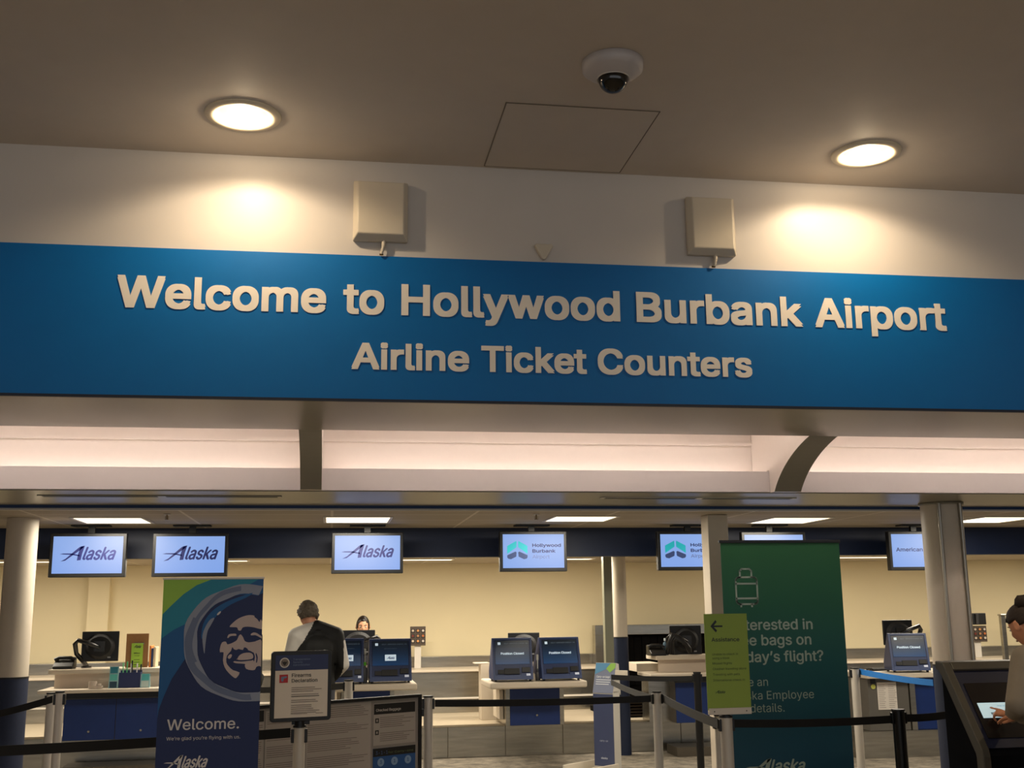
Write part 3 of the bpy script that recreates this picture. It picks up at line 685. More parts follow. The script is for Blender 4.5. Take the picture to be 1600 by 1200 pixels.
# ================================================================== COUNTER THINGS
scr_closed = {}
def kiosk(pxc, zb, Y, w, h, yaw, text, label, name='self_service_kiosk'):
    c = at(pxc, 1040, Y); t = thing(name, label, 'kiosk', (c.x, Y, zb), 'tabletop self-service kiosks')
    xf = Tr((c.x, Y, zb), yaw); lean = .10
    mb = MB(xf); mb.prism([(0, .02), (lean, h), (lean+.04, h+.003), (.36, .10), (.34, .02)], 'x', -w/2, w/2)
    mb.build('housing', kiosk_blue, t, bevel=.006)
    a = math.atan2(lean, h-.02)
    xs = xf @ Matrix.Translation((0, -.001, .02)) @ Matrix.Rotation(-a, 4, 'X')   # face frame, z up the face
    L = math.hypot(lean, h-.02)
    fr = MB(xs); e = .022
    fr.box(-w/2, -w/2+e, -.008, 0, 0, L).box(w/2-e, w/2, -.008, 0, 0, L).box(-w/2+e, w/2-e, -.008, 0, L-e, L).box(-w/2+e, w/2-e, -.008, 0, 0, .05).build('bezel', kiosk_edge, t, bevel=.002)
    sc = MB(xs); s0, s1 = L*.37, L-e-.005
    sw = w-2*e-.02
    n = 10
    for k in range(n):
        sc.box(-sw/2, sw/2, -.004, -.001, s0+(s1-s0)*k/n, s0+(s1-s0)*(k+1)/n, k)
    sc.flat([(-sw/2+.03, s1-.045), (-sw/2+.06, s1-.045), (-sw/2+.06, s1-.018), (-sw/2+.03, s1-.018)], -.004, 10)
    sc.text('SELF-SERVICE CHECK-IN', -sw/2+.10, s1-.038, .012, -.004, 11, x1=sw/2-.015, bold=.01)
    if text == 'closed': sc.text('Position Closed', 0, s0+(s1-s0)*.40, .026, -.005, 10, bold=.022, anchor='c', proud=.001)
    else:
        sc.text('Welcome to check in', 0, s0+(s1-s0)*.68, .010, -.004, 11, anchor='c')
        sc.flat([(-.06, s0+.05), (.06, s0+.05), (.06, s0+.115), (-.06, s0+.115)], -.004, 10)
        alaska(sc, -.045, .045, s0+.067, .028, -.0048, 12)
    sc.build('screen', scr_mats, t)
    MB(xs).box(-w*.38, w*.14, -.012, -.001, L*.14, L*.24).box(-w*.22, w*.16, -.016, -.001, L*.13, L*.27).build('printer_slot', mat('slot_black', (8, 8, 12), .5, noise=.05), t, bevel=.002)
    rd = MB(xs).box(w*.22, w*.42, -.014, -.001, L*.17, L*.29).build('card_reader', black_m, t, bevel=.004)
    MB(xs).box(w*.33, w*.43, -.013, -.001, L*.09, L*.14).build('card_slot_light', mat('slot_white', (200, 206, 220), .4, emit=.3, noise=.01), rd)
    MB(xs).box(w*.20, w*.30, -.011, -.001, L*.06, L*.14).build('keypad', kiosk_edge, t)
    for sx in (-1, 1):
        MB(xf).cyl((sx*(w/2-.03), .03, .0005), (sx*(w/2-.03), .03, .022), .014, n=12).build('foot', black_m, t)
        MB(xf).cyl((sx*(w/2-.03), .30, .0005), (sx*(w/2-.03), .30, .022), .014, n=12).build('foot', black_m, t)
    return t
scr_mats = []
for k in range(10):
    u = k/9; c = tuple(int(a*(1-u)+b_*u) for a, b_ in zip((14, 78, 140), (26, 40, 58))); scr_mats.append(mat('kiosk_screen_%d' % k, tuple(int(q*.8) for q in c), .3, emit=.25, noise=.01))
scr_mats += [mat('screen_white', (206, 226, 240), .4, emit=.55, noise=.01), mat('screen_grey', (96, 112, 128), .4, emit=.3, noise=.01), NAVY]
kiosk(543, zk2+.001, 12.40, .34, .47, -.02, 'alaska', 'blue tabletop check-in kiosk partly behind the man, airline logo on its screen')
kiosk(611, zk2+.001, 12.40, .45, .46, .07, 'alaska', 'blue tabletop check-in kiosk with airline logo, right of the clear bottle')
kiosk(802, zk3+.001, 12.40, .44, .46, 0, 'closed', 'blue tabletop kiosk reading Position Closed, left one of the pair on the shelf')
kiosk(878, zk3+.001, 12.40, .46, .46, .13, 'closed', 'blue tabletop kiosk reading Position Closed, right one of the pair on the shelf')
kiosk(1424, z5+.001, 11.95, .42, .42, -.22, 'closed', 'blue grey tabletop kiosk reading Position Closed on the right hand counter')

def desk_monitor(px0, px1, py0, py1, Y, label, zdesk, arm=-1, yaw=0.0):
    x0, x1, z0, z1 = X(px0, 1000, Y), X(px1, 1000, Y), Z(px0, py1, Y), Z(px0, py0, Y); xc = (x0+x1)/2; w = (x1-x0)/2
    t = thing('desk_monitor', label, 'monitor', (xc, Y, zdesk)); xf = Tr((xc, Y, 0), yaw)
    MB(xf).box(-w, w, 0, .025, z0, z1).build('casing', black_m, t, bevel=.006)
    zc = (z0+z1)/2; mb = MB(xf); n = 28
    ring0 = [(w*.82*math.cos(2*PI*k/n), -.001, zc+(z1-z0)*.44*math.sin(2*PI*k/n)) for k in range(n)]; ring1 = [(w*.62*math.cos(2*PI*k/n), -.03, zc+(z1-z0)*.33*math.sin(2*PI*k/n)) for k in range(n)]
    mb.add(ring0+ring1, [(k, (k+1)%n, n+(k+1)%n, n+k) for k in range(n)]+[tuple(range(n, 2*n))])
    mb.build('back_shell', mat('glossy_black', (20, 20, 22), .65, noise=.05), t, smooth=False)
    MB(xf).box(-.055, .055, -.045, -.03, zc-.055, zc+.055).box(-.04, -.034, -.048, -.044, zc-.04, zc+.05).build('bracket_plate', mat('bracket_steel', (60, 60, 60), .3, .6, noise=.02), t)
    MB(xf).box(w*.45, w*.62, -.0315, -.0295, z0+.035, z0+.05).build('badge', mat('badge_silver', (150, 150, 150), .4, .5, noise=.01), t)
    ax = arm*w*1.15
    MB(xf).tube([(0, -.04, zc-.01), (ax*.4, -.09, zc+.03), (ax*.95, -.10, zc+.07), (ax*1.1, -.08, zc+.03), (ax*1.05, -.04, zc-.07), (ax*.75, .04, zdesk+.06), (ax*.7, .11, zdesk+.022)], [.018, .022, .024, .026, .024, .024, .03], n=12).build('arm', mat('arm_black', (18, 18, 19), .25, noise=.03), t)
    MB(xf).cyl((ax*.7, .12, zdesk+.001), (ax*.7, .12, zdesk+.02), .055).build('arm_base', black_m, t)
    return t
desk_monitor(128, 186, 987, 1034, 12.85, 'black monitor on a curved arm at the far left counter, seen from behind', zt1_, -1)
desk_monitor(533, 586, 985, 1025, 13.46, 'black monitor hiding the lower face of the woman behind the counter', zk2+.141, 1)
desk_monitor(794, 843, 989, 1028, 13.46, 'black monitor behind the two closed kiosks', zk3+.141, -1)
desk_monitor(1047, 1096, 978, 1024, 12.9, 'black monitor seen from behind beside the baggage opening', zt4, -1)
desk_monitor(1380, 1429, 969, 1008, 12.4, 'black monitor above the right hand counter behind a kiosk', z5, 1, .12)

for pa_, pb_, zd, wh in ((824, 856, zk3+.14, 'the two closed kiosks'), (554, 570, zk2+.14, 'the two airline logo kiosks')):
    a, b_ = X(pa_, 1030, 13.53), X(pb_, 1030, 13.53); t = thing('gap_box', 'black box for the monitor base in the gap between '+wh, 'placeholder', ((a+b_)/2, 13.6, zd+.016), 'stand-in boxes on the staff desks')  # plain black box standing for the monitor base that darkens the gap
    MB().box(a, b_, 13.56, 13.70, zd+.016, zd+.22).build('housing', black_m, t, bevel=.01)
    MB().box(a+.03, b_-.03, 13.552, 13.5595, zd+.13, zd+.16).build('slot', mat('slot_grey', (44, 44, 46), .5, noise=.02), t)
# desk telephones
def phone(px, Y, z, label, s=1.0):
    x = X(px, 1040, Y); t = thing('desk_telephone', label, 'telephone', (x, Y, z))
    MB(Tr((x, Y, z))).prism([(-.10, .001), (-.10, .03), (.06, .12), (.10, .115), (.10, .001)], 'x', -.10*s, .10*s).build('body', black_m, t, bevel=.008)
    MB(Tr((x, Y, z))).tube([(-.10*s, .0, .09), (-.06*s, .0, .115), (.06*s, .0, .115), (.10*s, .0, .085)], [.026, .017, .017, .026]).build('handset', black_m, t)
phone(101, 12.8, zt1_, 'black desk telephone at the left end of the far left counter')
phone(1026, 12.75, zt4, 'dark desk telephone at the left end of the counter by the baggage opening', .9)

# clipboard, folders and brochures on the left counter
xa, xb = X(197, 1010, 12.8), X(232, 1010, 12.8); zA = Z(215, 990, 12.8)
t = thing('clipboard', 'brown clipboard standing upright on the far left counter', 'clipboard', ((xa+xb)/2, 12.8, zt1_))
MB().box(xa, xb, 12.80, 12.806, zt1_+.001, zA).build('board', mat('hardboard', (158, 112, 66), .6, noise=.06, nscale=40), t, bevel=.002)
xc = (xa+xb)/2+.02
MB().box(xc-.05, xc+.05, 12.79, 12.799, zA-.115, zA-.095).cyl((xc-.045, 12.788, zA-.10), (xc+.045, 12.788, zA-.10), .008, n=10).build('clip', steel, t)
mb = MB().box(X(206, 1010, 12.79), X(224, 1010, 12.79), 12.776, 12.780, zt1_+.001, zA-.10, 0); xl = X(206, 1010, 12.79); wl = X(224, 1010, 12.79)-xl
alaska(mb, xl+.02, xl+wl-.02, zA-.15, .03, 12.776, 1)
mb.text('Military', xl+wl/2, zA-.21, .014, 12.776, 1, anchor='c', bold=.02); mb.text('lounge', xl+wl/2, zA-.235, .012, 12.776, 1, anchor='c')
for k in range(3): mb.box(xl+wl*.25, xl+wl*.75, 12.7755, 12.776, zA-.275-k*.025, zA-.27-k*.025, 1)
tag(mb.build('lime_leaflet', [mat('lime_paper', (164, 206, 70), .6, noise=.02), ink]), 'narrow lime green leaflet hanging in front of the brown clipboard', 'leaflet')
def folder(px0, px1, py, Y, m, label):
    a, b_ = X(px0, 1020, Y), X(px1, 1020, Y); o = MB().box(a, b_, Y, Y+.22, zt1_+.001, Z(px0, py, Y)).build('file_folder', m, bevel=.003); tag(o, label, 'folder', 'folders standing on the far left counter')
folder(233.2, 236.0, 1009, 12.79, mat('folder_orange', (226, 140, 70), .6, noise=.02), 'thin orange folder standing right of the clipboard')
folder(236.4, 239.4, 1013, 12.79, mat('folder_blue', (44, 62, 110), .6, noise=.02), 'thin blue folder standing next to the orange one')
folder(239.8, 243.5, 1011, 12.79, mat('folder_cream', (214, 200, 172), .6, noise=.02), 'thin cream folder standing at the right end of the row')
# holders on the shelf
zsh = zs1
xa, xb = X(185, 1065, 12.5), X(219, 1065, 12.5); zA = Z(200, 1051, 12.5)
t = thing('pen_holder_box', 'navy blue box holding pens on the far left counter shelf', 'holder', ((xa+xb)/2, 12.5, zsh))
MB().box(xa, xb, 12.50, 12.505, zsh+.001, zA).box(xa, xb, 12.60, 12.605, zsh+.001, zA+.02).box(xa, xa+.005, 12.505, 12.60, zsh+.001, zA).box(xb-.005, xb, 12.505, 12.60, zsh+.001, zA).box(xa, xb, 12.505, 12.60, zsh+.001, zsh+.008).build('box', mat('holder_navy', (34, 46, 92), .5, noise=.02), t)
for k, (dx, hh, c) in enumerate(((.04, .10, (120, 196, 140)), (.07, .11, (90, 186, 120)), (.10, .09, (214, 214, 214)), (.13, .12, (20, 20, 24)), (.17, .09, (220, 216, 210)), (.20, .08, (30, 30, 40)))):
    o = MB().tube([(xa+dx, 12.55, zsh+.012), (xa+dx+.01*((k%3)-1), 12.56, zA+hh*.6)], [.005, .006], n=8).cyl((xa+dx+.01*((k%3)-1), 12.56, zA+hh*.6), (xa+dx+.01*((k%3)-1), 12.56, zA+hh), .008, n=8).build('pen', mat('pen_%d' % k, c, .4, noise=.01))
    tag(o, ['pale green pen', 'bright green pen', 'light grey pen', 'tall black pen', 'off white pen', 'short dark pen'][k]+' standing in the navy box', 'pen', 'pens in the navy box')
def brochure(px0, px1, py0, Y, label, cols):
    a, b_ = X(px0, 1060, Y), X(px1, 1060, Y); zz = Z(px0, py0, Y); h = zz-zsh
    t = thing('brochure_holder', label, 'brochure holder', ((a+b_)/2, Y, zsh), 'brochure holders on the left shelf')
    MB().prism([(0+Y, zsh+.001), (Y+.03, zz), (Y+.034, zz), (Y+.08, zsh+.001)], 'x', a, b_).build('stand', mat('clear_acrylic', (150, 190, 196), .15, noise=.01), t)
    mb = MB(); n = len(cols)
    for k, c in enumerate(cols):
        u0, u1 = k/n+.03, (k+1)/n-.02
        mb.add([(a+.01, Y-.004+.03*u0, zsh+h*u0), (b_-.01, Y-.004+.03*u0, zsh+h*u0), (b_-.01, Y-.004+.03*u1, zsh+h*u1), (a+.01, Y-.004+.03*u1, zsh+h*u1),
                (a+.01, Y-.001+.03*u0, zsh+h*u0), (b_-.01, Y-.001+.03*u0, zsh+h*u0), (b_-.01, Y-.001+.03*u1, zsh+h*u1), (a+.01, Y-.001+.03*u1, zsh+h*u1)], [(0,1,2,3),(7,6,5,4),(0,4,5,1),(3,2,6,7),(0,3,7,4),(1,5,6,2)], k)
    mb.build('leaflets', [mat('leaflet_%d_%d_%d' % c, c, .5, noise=.05) for c in cols], t)
brochure(170, 184.5, 1042, 12.46, 'two tier teal brochure holder left of the navy pen box', [(30, 62, 84), (92, 190, 182), (44, 130, 150)])
brochure(219.5, 234, 1053, 12.46, 'low teal brochure holder right of the navy pen box', [(180, 200, 196), (70, 168, 170)])
x = X(151, 1070, 12.42)
tag(MB().cyl((x-.045, 12.45, zsh+.002), (x-.045, 12.45, zsh+.075), .042, 0).cyl((x+.01, 12.46, zsh+.03), (x+.01, 12.46, zsh+.05), .03, 0).box(x-.03, x+.05, 12.40, 12.50, zsh+.002, zsh+.03).build('card_tray', mat('tray_clear', (196, 182, 168), .1, noise=.02), bevel=.003), 'small clear plastic tray on the far left shelf', 'tray')

# bottles
def bottle(px, Y, z, h, r, capc, bodyc, label, tall=0.0):
    x = X(px, 1040, Y); t = thing('dispenser_bottle', label, 'bottle', (x, Y, z))
    MB().lathe([(.0001, .001), (r, .001), (r, h*.62), (r*.9, h*.70), (r*.35, h*.80), (r*.35, h*.86)], (x, Y, z), n=20).build('bottle_body', mat('bottle_%d_%d_%d' % bodyc, bodyc, .15, noise=.02), t)
    MB().cyl((x, Y, z+h*.84), (x, Y, z+h), r*.55, n=16).build('cap', mat('cap_%d_%d_%d' % capc, capc, .4, noise=.01), t)
    if tall: MB().cyl((x, Y, z+h), (x, Y, z+h+tall), .006, n=8).cyl((x, Y, z+h+tall*.6), (x, Y, z+h+tall), .014, n=10).build('brush', mat('brush_white', (226, 226, 216), .5, noise=.01), t)
bottle(570, 12.5, zk2+.001, .22, .030, (120, 226, 60), (110, 112, 116), 'clear bottle with bright green cap between the two logo kiosks', .14)
bottle(840, 12.5, zk3+.001, .13, .028, (96, 98, 100), (96, 96, 98), 'small dark cup bottle with a pale brush between the two closed kiosks', .15)
x = X(833, 1060, 12.45); tag(MB().box(x-.025, x+.025, 12.45, 12.50, zk3+.001, zk3+.075).cyl((x, 12.475, zk3+.075), (x, 12.475, zk3+.085), .02).build('wipes_box', laminate, bevel=.004), 'small cream box between the two closed kiosks', 'box')
x = X(563, 1060, 12.45); tag(MB().box(x-.025, x+.025, 12.45, 12.50, zk2+.001, zk2+.08).cyl((x, 12.475, zk2+.08), (x, 12.475, zk2+.09), .02).build('wipes_box', laminate, bevel=.004), 'small cream box left of the green capped bottle', 'box')
bottle(1041, 12.86, zt4, .19, .030, (210, 220, 226), (80, 104, 122), 'clear water bottle beside the black monitor near the baggage opening')
# tangle of black cables and a handset beside monitor 4
x = X(1052, 1010, 12.8); t = thing('cable_bundle', 'tangle of thick black cables hanging over the monitor by the baggage opening', 'cables', (x, 12.8, zt4))
for k in range(3):
    o = .035*k
    MB().tube([(x-.09+o, 12.76, zt4+.012), (x-.07+o*.6, 12.74, zt4+.14), (x-.03+o*.5, 12.73, zt4+.235-o*.6), (x+.06+o, 12.73, zt4+.20-o), (x+.14+o*.5, 12.74, zt4+.10-o*.4), (x+.18, 12.75, zt4+.03)], .022, n=10).build('cable', mat('cable_rubber', (22, 21, 22), .35, noise=.05), t)
# keyboard and mouse at right
x = X(1377, 1030, 12.5)
t = thing('keyboard', 'black keyboard on the right hand counter beside the kiosk', 'keyboard', (x, 12.5, z5))
MB(Tr((x-.04, 12.45, z5), .2)).box(-.13, .10, -.05, .10, .001, .022).build('body', black_m, t, bevel=.004)
mb = MB(Tr((x-.04, 12.45, z5), .2))
for i in range(8):
    for j in range(4): mb.box(-.12+i*.027, -.098+i*.027, -.04+j*.033, -.014+j*.033, .0221, .028)
mb.build('keys', mat('key_grey', (40, 40, 42), .5, noise=.02), t, kind=None)
x = X(1361, 1038, 12.4)
t = thing('computer_mouse', 'small black computer mouse on the right hand counter', 'mouse', (x, 12.4, z5))
n = 16; prof = [(.0001, .034), (.014, .033), (.024, .026), (.030, .014), (.031, .001)]
MB().lathe([(r, z) for r, z in prof], (x, 12.4, z5), n=n).build('shell', black_m, t); MB().cyl((x-.006, 12.385, z5+.033), (x+.006, 12.385, z5+.033), .006, n=8).build('wheel', cabinet_grey, t)

# nine-window display panels and the wall phone
def nine_panel(px0, px1, py0, py1, Y, name, label, post=None):
    x0, x1, z1, z0 = X(px0, 990, Y), X(px1, 990, Y), Z(px0, py0, Y), Z(px0, py1, Y)
    t = thing(name, label, 'display panel', ((x0+x1)/2, Y, z0)); W = x1-x0; H = z1-z0
    MB().box(x0, x1, Y, Y+.03, z0, z1).build('backing', mat('panel_brown', (84, 72, 60), .5, noise=.05), t, bevel=.003)
    cs = [(206, 190, 170), (190, 110, 60), (214, 150, 90), (120, 50, 40), (210, 200, 190), (180, 130, 90)]
    for i in range(3):
        for j in range(3):
            xx = x0+W*(.17+.33*i); zz = z0+H*(.22+.27*j); c = cs[(i*2+j*3) % 6]
            p = MB().box(xx-W*.12, xx+W*.12, Y-.006, Y-.0005, zz-H*.10, zz+H*.10).build('picture', mat('pic_dark', (50, 40, 34), .5, noise=.1), t)
            MB().cyl((xx, Y-.014, zz+.005), (xx, Y-.006, zz+.005), W*.075, n=12).build('knob', mat('knob_%d_%d_%d' % c, c, .4, noise=.1), p)
    if post:
        a, b_ = X(post[0], 1020, Y), X(post[1], 1020, Y); MB().box(a, b_, Y+.031, Y+.06, .886, z1-.05).build('post', white_m, t)
    return t
nine_panel(641, 665, 979, 1009, 15.0, 'item_display_panel', 'brown panel of nine small pictures on a post by the back wall', (648, 658))
nine_panel(1520, 1542, 978, 1003, 14.9, 'item_display_panel', 'brown panel of nine small pictures below the black wall box at right', (1526, 1536))
x0, x1 = X(1517, 968, 14.85), X(1541, 968, 14.85); z0, z1 = Z(1530, 976, 14.85), Z(1530, 958, 14.85)
t = thing('wall_telephone', 'black wall telephone box above the picture panel at right', 'telephone', ((x0+x1)/2, 14.85, z0))
MB().box(x0, x1, 14.85, 14.93, z0, z1).build('housing', black_m, t, bevel=.008)
MB().tube([((x0+x1)/2-.03, 14.84, z0+.01), ((x0+x1)/2-.03, 14.83, z1-.01)], .02).build('handset', mat('handset_grey', (70, 70, 74), .3, noise=.03), t)
# narrow steel post seen beside the woman at right
x = X(1571, 1000, 14.0)
tag(MB().box(x-.03, x+.03, 14.0, 14.06, .361, Z(1571, 962, 14.0)).box(x-.04, x+.04, 13.99, 14.07, Z(1571, 962, 14)+.001, Z(1571, 962, 14)+.02).build('steel_upright', steel, bevel=.004), 'narrow steel upright in the background beside the woman', 'post')

# ================================================================== STANCHIONS AND BELTS
ZBELT = .93; RP = .034
POST = {}
def stanchion(key, px, py, Y, label, black=False, r=RP, top=None):
    p = at(px, py, Y); x = p.x; zt = top or p.z; POST[key] = (x, Y, zt)
    t = thing('stanchion', label, 'stanchion', (x, Y, 0), 'queue barrier posts')
    pm = mat('black_post', (17, 17, 18), .35, .2, noise=.03) if black else post_m
    MB().lathe([(.0001, .001), (.17, .001), (.17, .012), (.15, .02), (.05, .035), (.0001, .035)], (x, Y, 0), n=40).build('base', black_m if black else steel_dark, t)
    MB().cyl((x, Y, .035), (x, Y, zt-.012), r, n=24).build('pole', pm, t)
    h = MB().cyl((x, Y, zt-.011), (x, Y, zt), r+.003, n=24).build('cap', black_m, t)
    MB().box(x-r-.012, x+r+.012, Y-.018, Y+.018, zt-.095, zt-.02).build('belt_head', black_m, t, bevel=.004)
    return t
stanchion('A', 94, 1080, 8.8, 'silver stanchion at far left in front of the long counter', r=.030)
stanchion('A2', 81, 1082, 9.5, 'beige stanchion half hidden behind the far left silver one', r=.036)
stanchion('D', 545, 1062, 10.2, 'grey stanchion just behind the info board, before the man', r=.038)
stanchion('E', 669, 1087, 8.5, 'silver stanchion at the right end of the notice board')
stanchion('F', 1026, 1080, 8.8, 'silver stanchion with belts meeting, left of the lime sign')
stanchion('G', 1134, 1118, 7.1, 'silver stanchion carrying the lime green assistance sign', r=.040)
stanchion('K', 1121, 1116, 7.6, 'slim stanchion just behind the one with the lime sign', r=.022)
stanchion('H', 1089, 1050, 11.0, 'black stanchion in the back between the counters', black=True, r=.036)
stanchion('I', 1403, 1108, 7.4, 'black stanchion in front of the big column', black=True, r=.042)
stanchion('J', 1335, 1043, 10.6, 'silver stanchion with the blue belt, right of the green banner', r=.040)
stanchion('N', 468, 1133, 6.7, 'silver stanchion carrying the black framed firearms sign', r=.034)
def belt(p0, p1, m, label, w=.05, sag=.01):
    p0, p1 = Vector(p0), Vector(p1); d = (p1-p0); n = 14; mb = MB(); t = .0025
    side = Vector((-d.y, d.x, 0)).normalized()*t
    vs = []
    for k in range(n+1):
        u = k/n; c = p0+d*u-Vector((0, 0, sag*4*u*(1-u)))
        vs += [c-side-Vector((0,0,w/2)), c+side-Vector((0,0,w/2)), c+side+Vector((0,0,w/2)), c-side+Vector((0,0,w/2))]
    fs = [(3,2,1,0), (4*n, 4*n+1, 4*n+2, 4*n+3)]
    for k in range(n):
        for j in range(4): fs.append((4*k+j, 4*k+(j+1)%4, 4*(k+1)+(j+1)%4, 4*(k+1)+j))
    mb.add(vs, fs)
    o = mb.build('barrier_belt', m); tag(o, label, 'belt', 'queue barrier belts'); return o
def bp(key, dx=0, dz=-.055, dy=0): x, y, z = POST[key]; return Vector((x+dx, y+dy, z+dz))
q = atz(0, 1113, ZBELT); e = bp('A', -.05); d = (q-e)
belt(e, e+d*1.6, black_fabric, 'black belt leaving the far left silver stanchion towards the left edge')
e = bp('N', -.05, -.04); q = at(0, 1171, 6.35); d = q-e
belt(e, e+d*1.35, black_fabric, 'black belt passing behind the tall dark banner to the firearms sign stanchion', w=.052)
e = bp('D', -.05); q = at(408, 1077, 10.3); d = q-e
belt(e, e+d*1.25, grey_belt, 'grey belt behind the firearms sign ending at the stanchion near the man')
belt(bp('E', .05), bp('F', -.05), black_fabric, 'long black belt between the silver stanchions before the closed kiosks')
belt(bp('F', .05), bp('G', -.055, -.05), grey_belt, 'dark grey belt from the middle stanchion down to the lime sign stanchion', w=.06)
q = at(955, 1066, 10.6)
belt(bp('F', -.045, -.05, .02), q, grey_belt, 'dark grey belt running back behind the bag sizer from the middle stanchion')
belt(bp('H', -.05, -.06), at(955, 1058, 11.3), black_fabric, 'black belt between the bag sizer and the black stanchion in the back')
belt(bp('G', .055, -.05), bp('I', -.056, -.065), black_fabric, 'long black belt crossing in front of the green banner')
belt(bp('I', .056, -.06), at(1500, 1113, 7.5), black_fabric, 'short black belt from the black stanchion to behind the big kiosk')
belt(bp('J', .055, -.04), at(1458, 1067, 9.6), blue_belt, 'bright blue belt running from the green banner to the big column', w=.055)

# ------------------------------------------------------------------ firearms sign
xN, yN, zN = POST['N']
yaw = math.radians(14); p0 = at(471, 1073, 6.66)
xf = Tr((p0.x, 6.66, 0), yaw); W = .345; zt_, zb_ = at(471, 1017, 6.66).z, at(471, 1127, 6.66).z
t = thing('framed_sign', 'black framed firearms declaration sign on top of a stanchion', 'sign', (p0.x, 6.66, zb_))
r = .018; w2 = W/2
pts = []
for cx_, cz_, a0 in ((w2-r, zt_-r, 0), (-w2+r, zt_-r, 90), (-w2+r, zb_+r, 180), (w2-r, zb_+r, 270)):
    for k in range(6): an = math.radians(a0+18*k); pts.append((cx_+r*math.cos(an), cz_+r*math.sin(an)))
MB(xf).prism(pts, 'y', 0, .022).build('frame', black_m, t, bevel=.003)
mb = MB(xf); i = .022; a, b_ = -w2+i, w2-i; H = zt_-zb_-2*i; zt2 = zt_-i; zb2_ = zb_+i
mb.box(a, b_, -.002, -.0005, zb2_, zt2-H*.245, 0); mb.box(a, b_, -.002, -.0005, zt2-H*.244, zt2, 1)
Wd = b_-a; y = -.0022
mb.prism([(a+Wd*.17+.028*math.cos(2*PI*k/24), zt2-H*.12+.028*math.sin(2*PI*k/24)) for k in range(24)], 'y', y-.001, y, 2)
mb.prism([(a+Wd*.17+.022*math.cos(2*PI*k/24), zt2-H*.12+.022*math.sin(2*PI*k/24)) for k in range(24)], 'y', y-.0014, y-.001, 6)
cx_ = a+Wd*.17; cz_ = zt2-H*.12
mb.flat([(cx_-.016, cz_+.008), (cx_-.006, cz_+.004), (cx_, cz_+.008), (cx_+.006, cz_+.004), (cx_+.016, cz_+.008), (cx_+.008, cz_-.008), (cx_, cz_-.016), (cx_-.008, cz_-.008)], y-.0015, 7)
for k, s_ in enumerate(('Transportation', 'Security', 'Administration')):
    mb.text(s_, a+Wd*.33, zt2-H*(.085+.045*k), .0105, y, 3)
mb.flat([(a+Wd*.08, zt2-H*.44), (a+Wd*.24, zt2-H*.44), (a+Wd*.24, zt2-H*.31), (a+Wd*.08, zt2-H*.31)], y, 4)
mb.flat([(a+Wd*.11, zt2-H*.365), (a+Wd*.115, zt2-H*.345), (a+Wd*.215, zt2-H*.335), (a+Wd*.22, zt2-H*.36), (a+Wd*.165, zt2-H*.372), (a+Wd*.15, zt2-H*.42), (a+Wd*.115, zt2-H*.415)], y-.0008, 3)
mb.text('Firearms', a+Wd*.31, zt2-H*.355, .020, y, 5, bold=.014, x1=a+Wd*.68)
mb.text('Declaration', a+Wd*.31, zt2-H*.44, .020, y, 5, bold=.014, x1=a+Wd*.80)
zz = .50
for k in range(13):
    zz += .030 if k not in (3, 8) else .05
    if k == 5: continue
    mb.box(a+Wd*.31, a+Wd*random.uniform(.68, .93), y-.0006, y, zt2-H*zz, zt2-H*zz+.0035, 7 if k in (4,) else 6)
mb.box(a+Wd*.31, a+Wd*.62, y-.0006, y, zb2_+.018, zb2_+.021, 6); mb.box(a+Wd*.78, a+Wd*.92, y-.0006, y, zb2_+.018, zb2_+.021, 6)
mb.build('notice', [paper, mat('notice_navy', (38, 52, 96), .5, noise=.02), mat('seal_white', (206, 204, 200), .5, noise=.01), mat('seal_text', (110, 128, 160), .5, noise=.01), mat('notice_red', (176, 32, 40), .5, noise=.02), ink, faint_ink, ink], t)
MB().box(p0.x-.05, p0.x+.05, 6.685, 6.71, zb_-.02, zb_+.03).cyl((xN, yN, zN+.0005), (xN, yN, zb_), .03).build('bracket', black_m, t)

# ------------------------------------------------------------------ big info board
pa_, pb_ = at(392, 1100, 7.76), at(658, 1087, 8.45)
d = Vector((pb_.x-pa_.x, pb_.y-pa_.y, 0)); L = d.length; yaw = math.atan2(d.y, d.x)
xf = Tr((pa_.x, pa_.y, 0), yaw); zt_ = (pa_.z+pb_.z)/2; zb_ = .20
t = thing('notice_board', 'wide black framed board of travel notices between two stanchions', 'sign', (pa_.x+d.x/2, pa_.y+d.y/2, 0))
MB(xf).box(0, .022, -.012, .022, zb_, zt_).box(L-.022, L, -.012, .022, zb_, zt_).box(.022, L-.022, -.012, .022, zt_-.022, zt_).box(.022, L-.022, -.012, .022, zb_, zb_+.022).build('frame', black_m, t, bevel=.003)
MB(xf).box(.022, L-.022, .006, .016, zb_+.022, zt_-.022).build('backing', mat('board_grey', (150, 144, 136), .25, noise=.02), t)
MB(xf).box(.1, .14, -.01, .02, .001, zb_).box(L-.14, L-.1, -.01, .02, .001, zb_).build('leg', black_m, t)
boardpaper = mat('board_paper', (168, 160, 150), .35, noise=.01); black_hdr = mat('header_black', (26, 24, 22), .4, noise=.02)
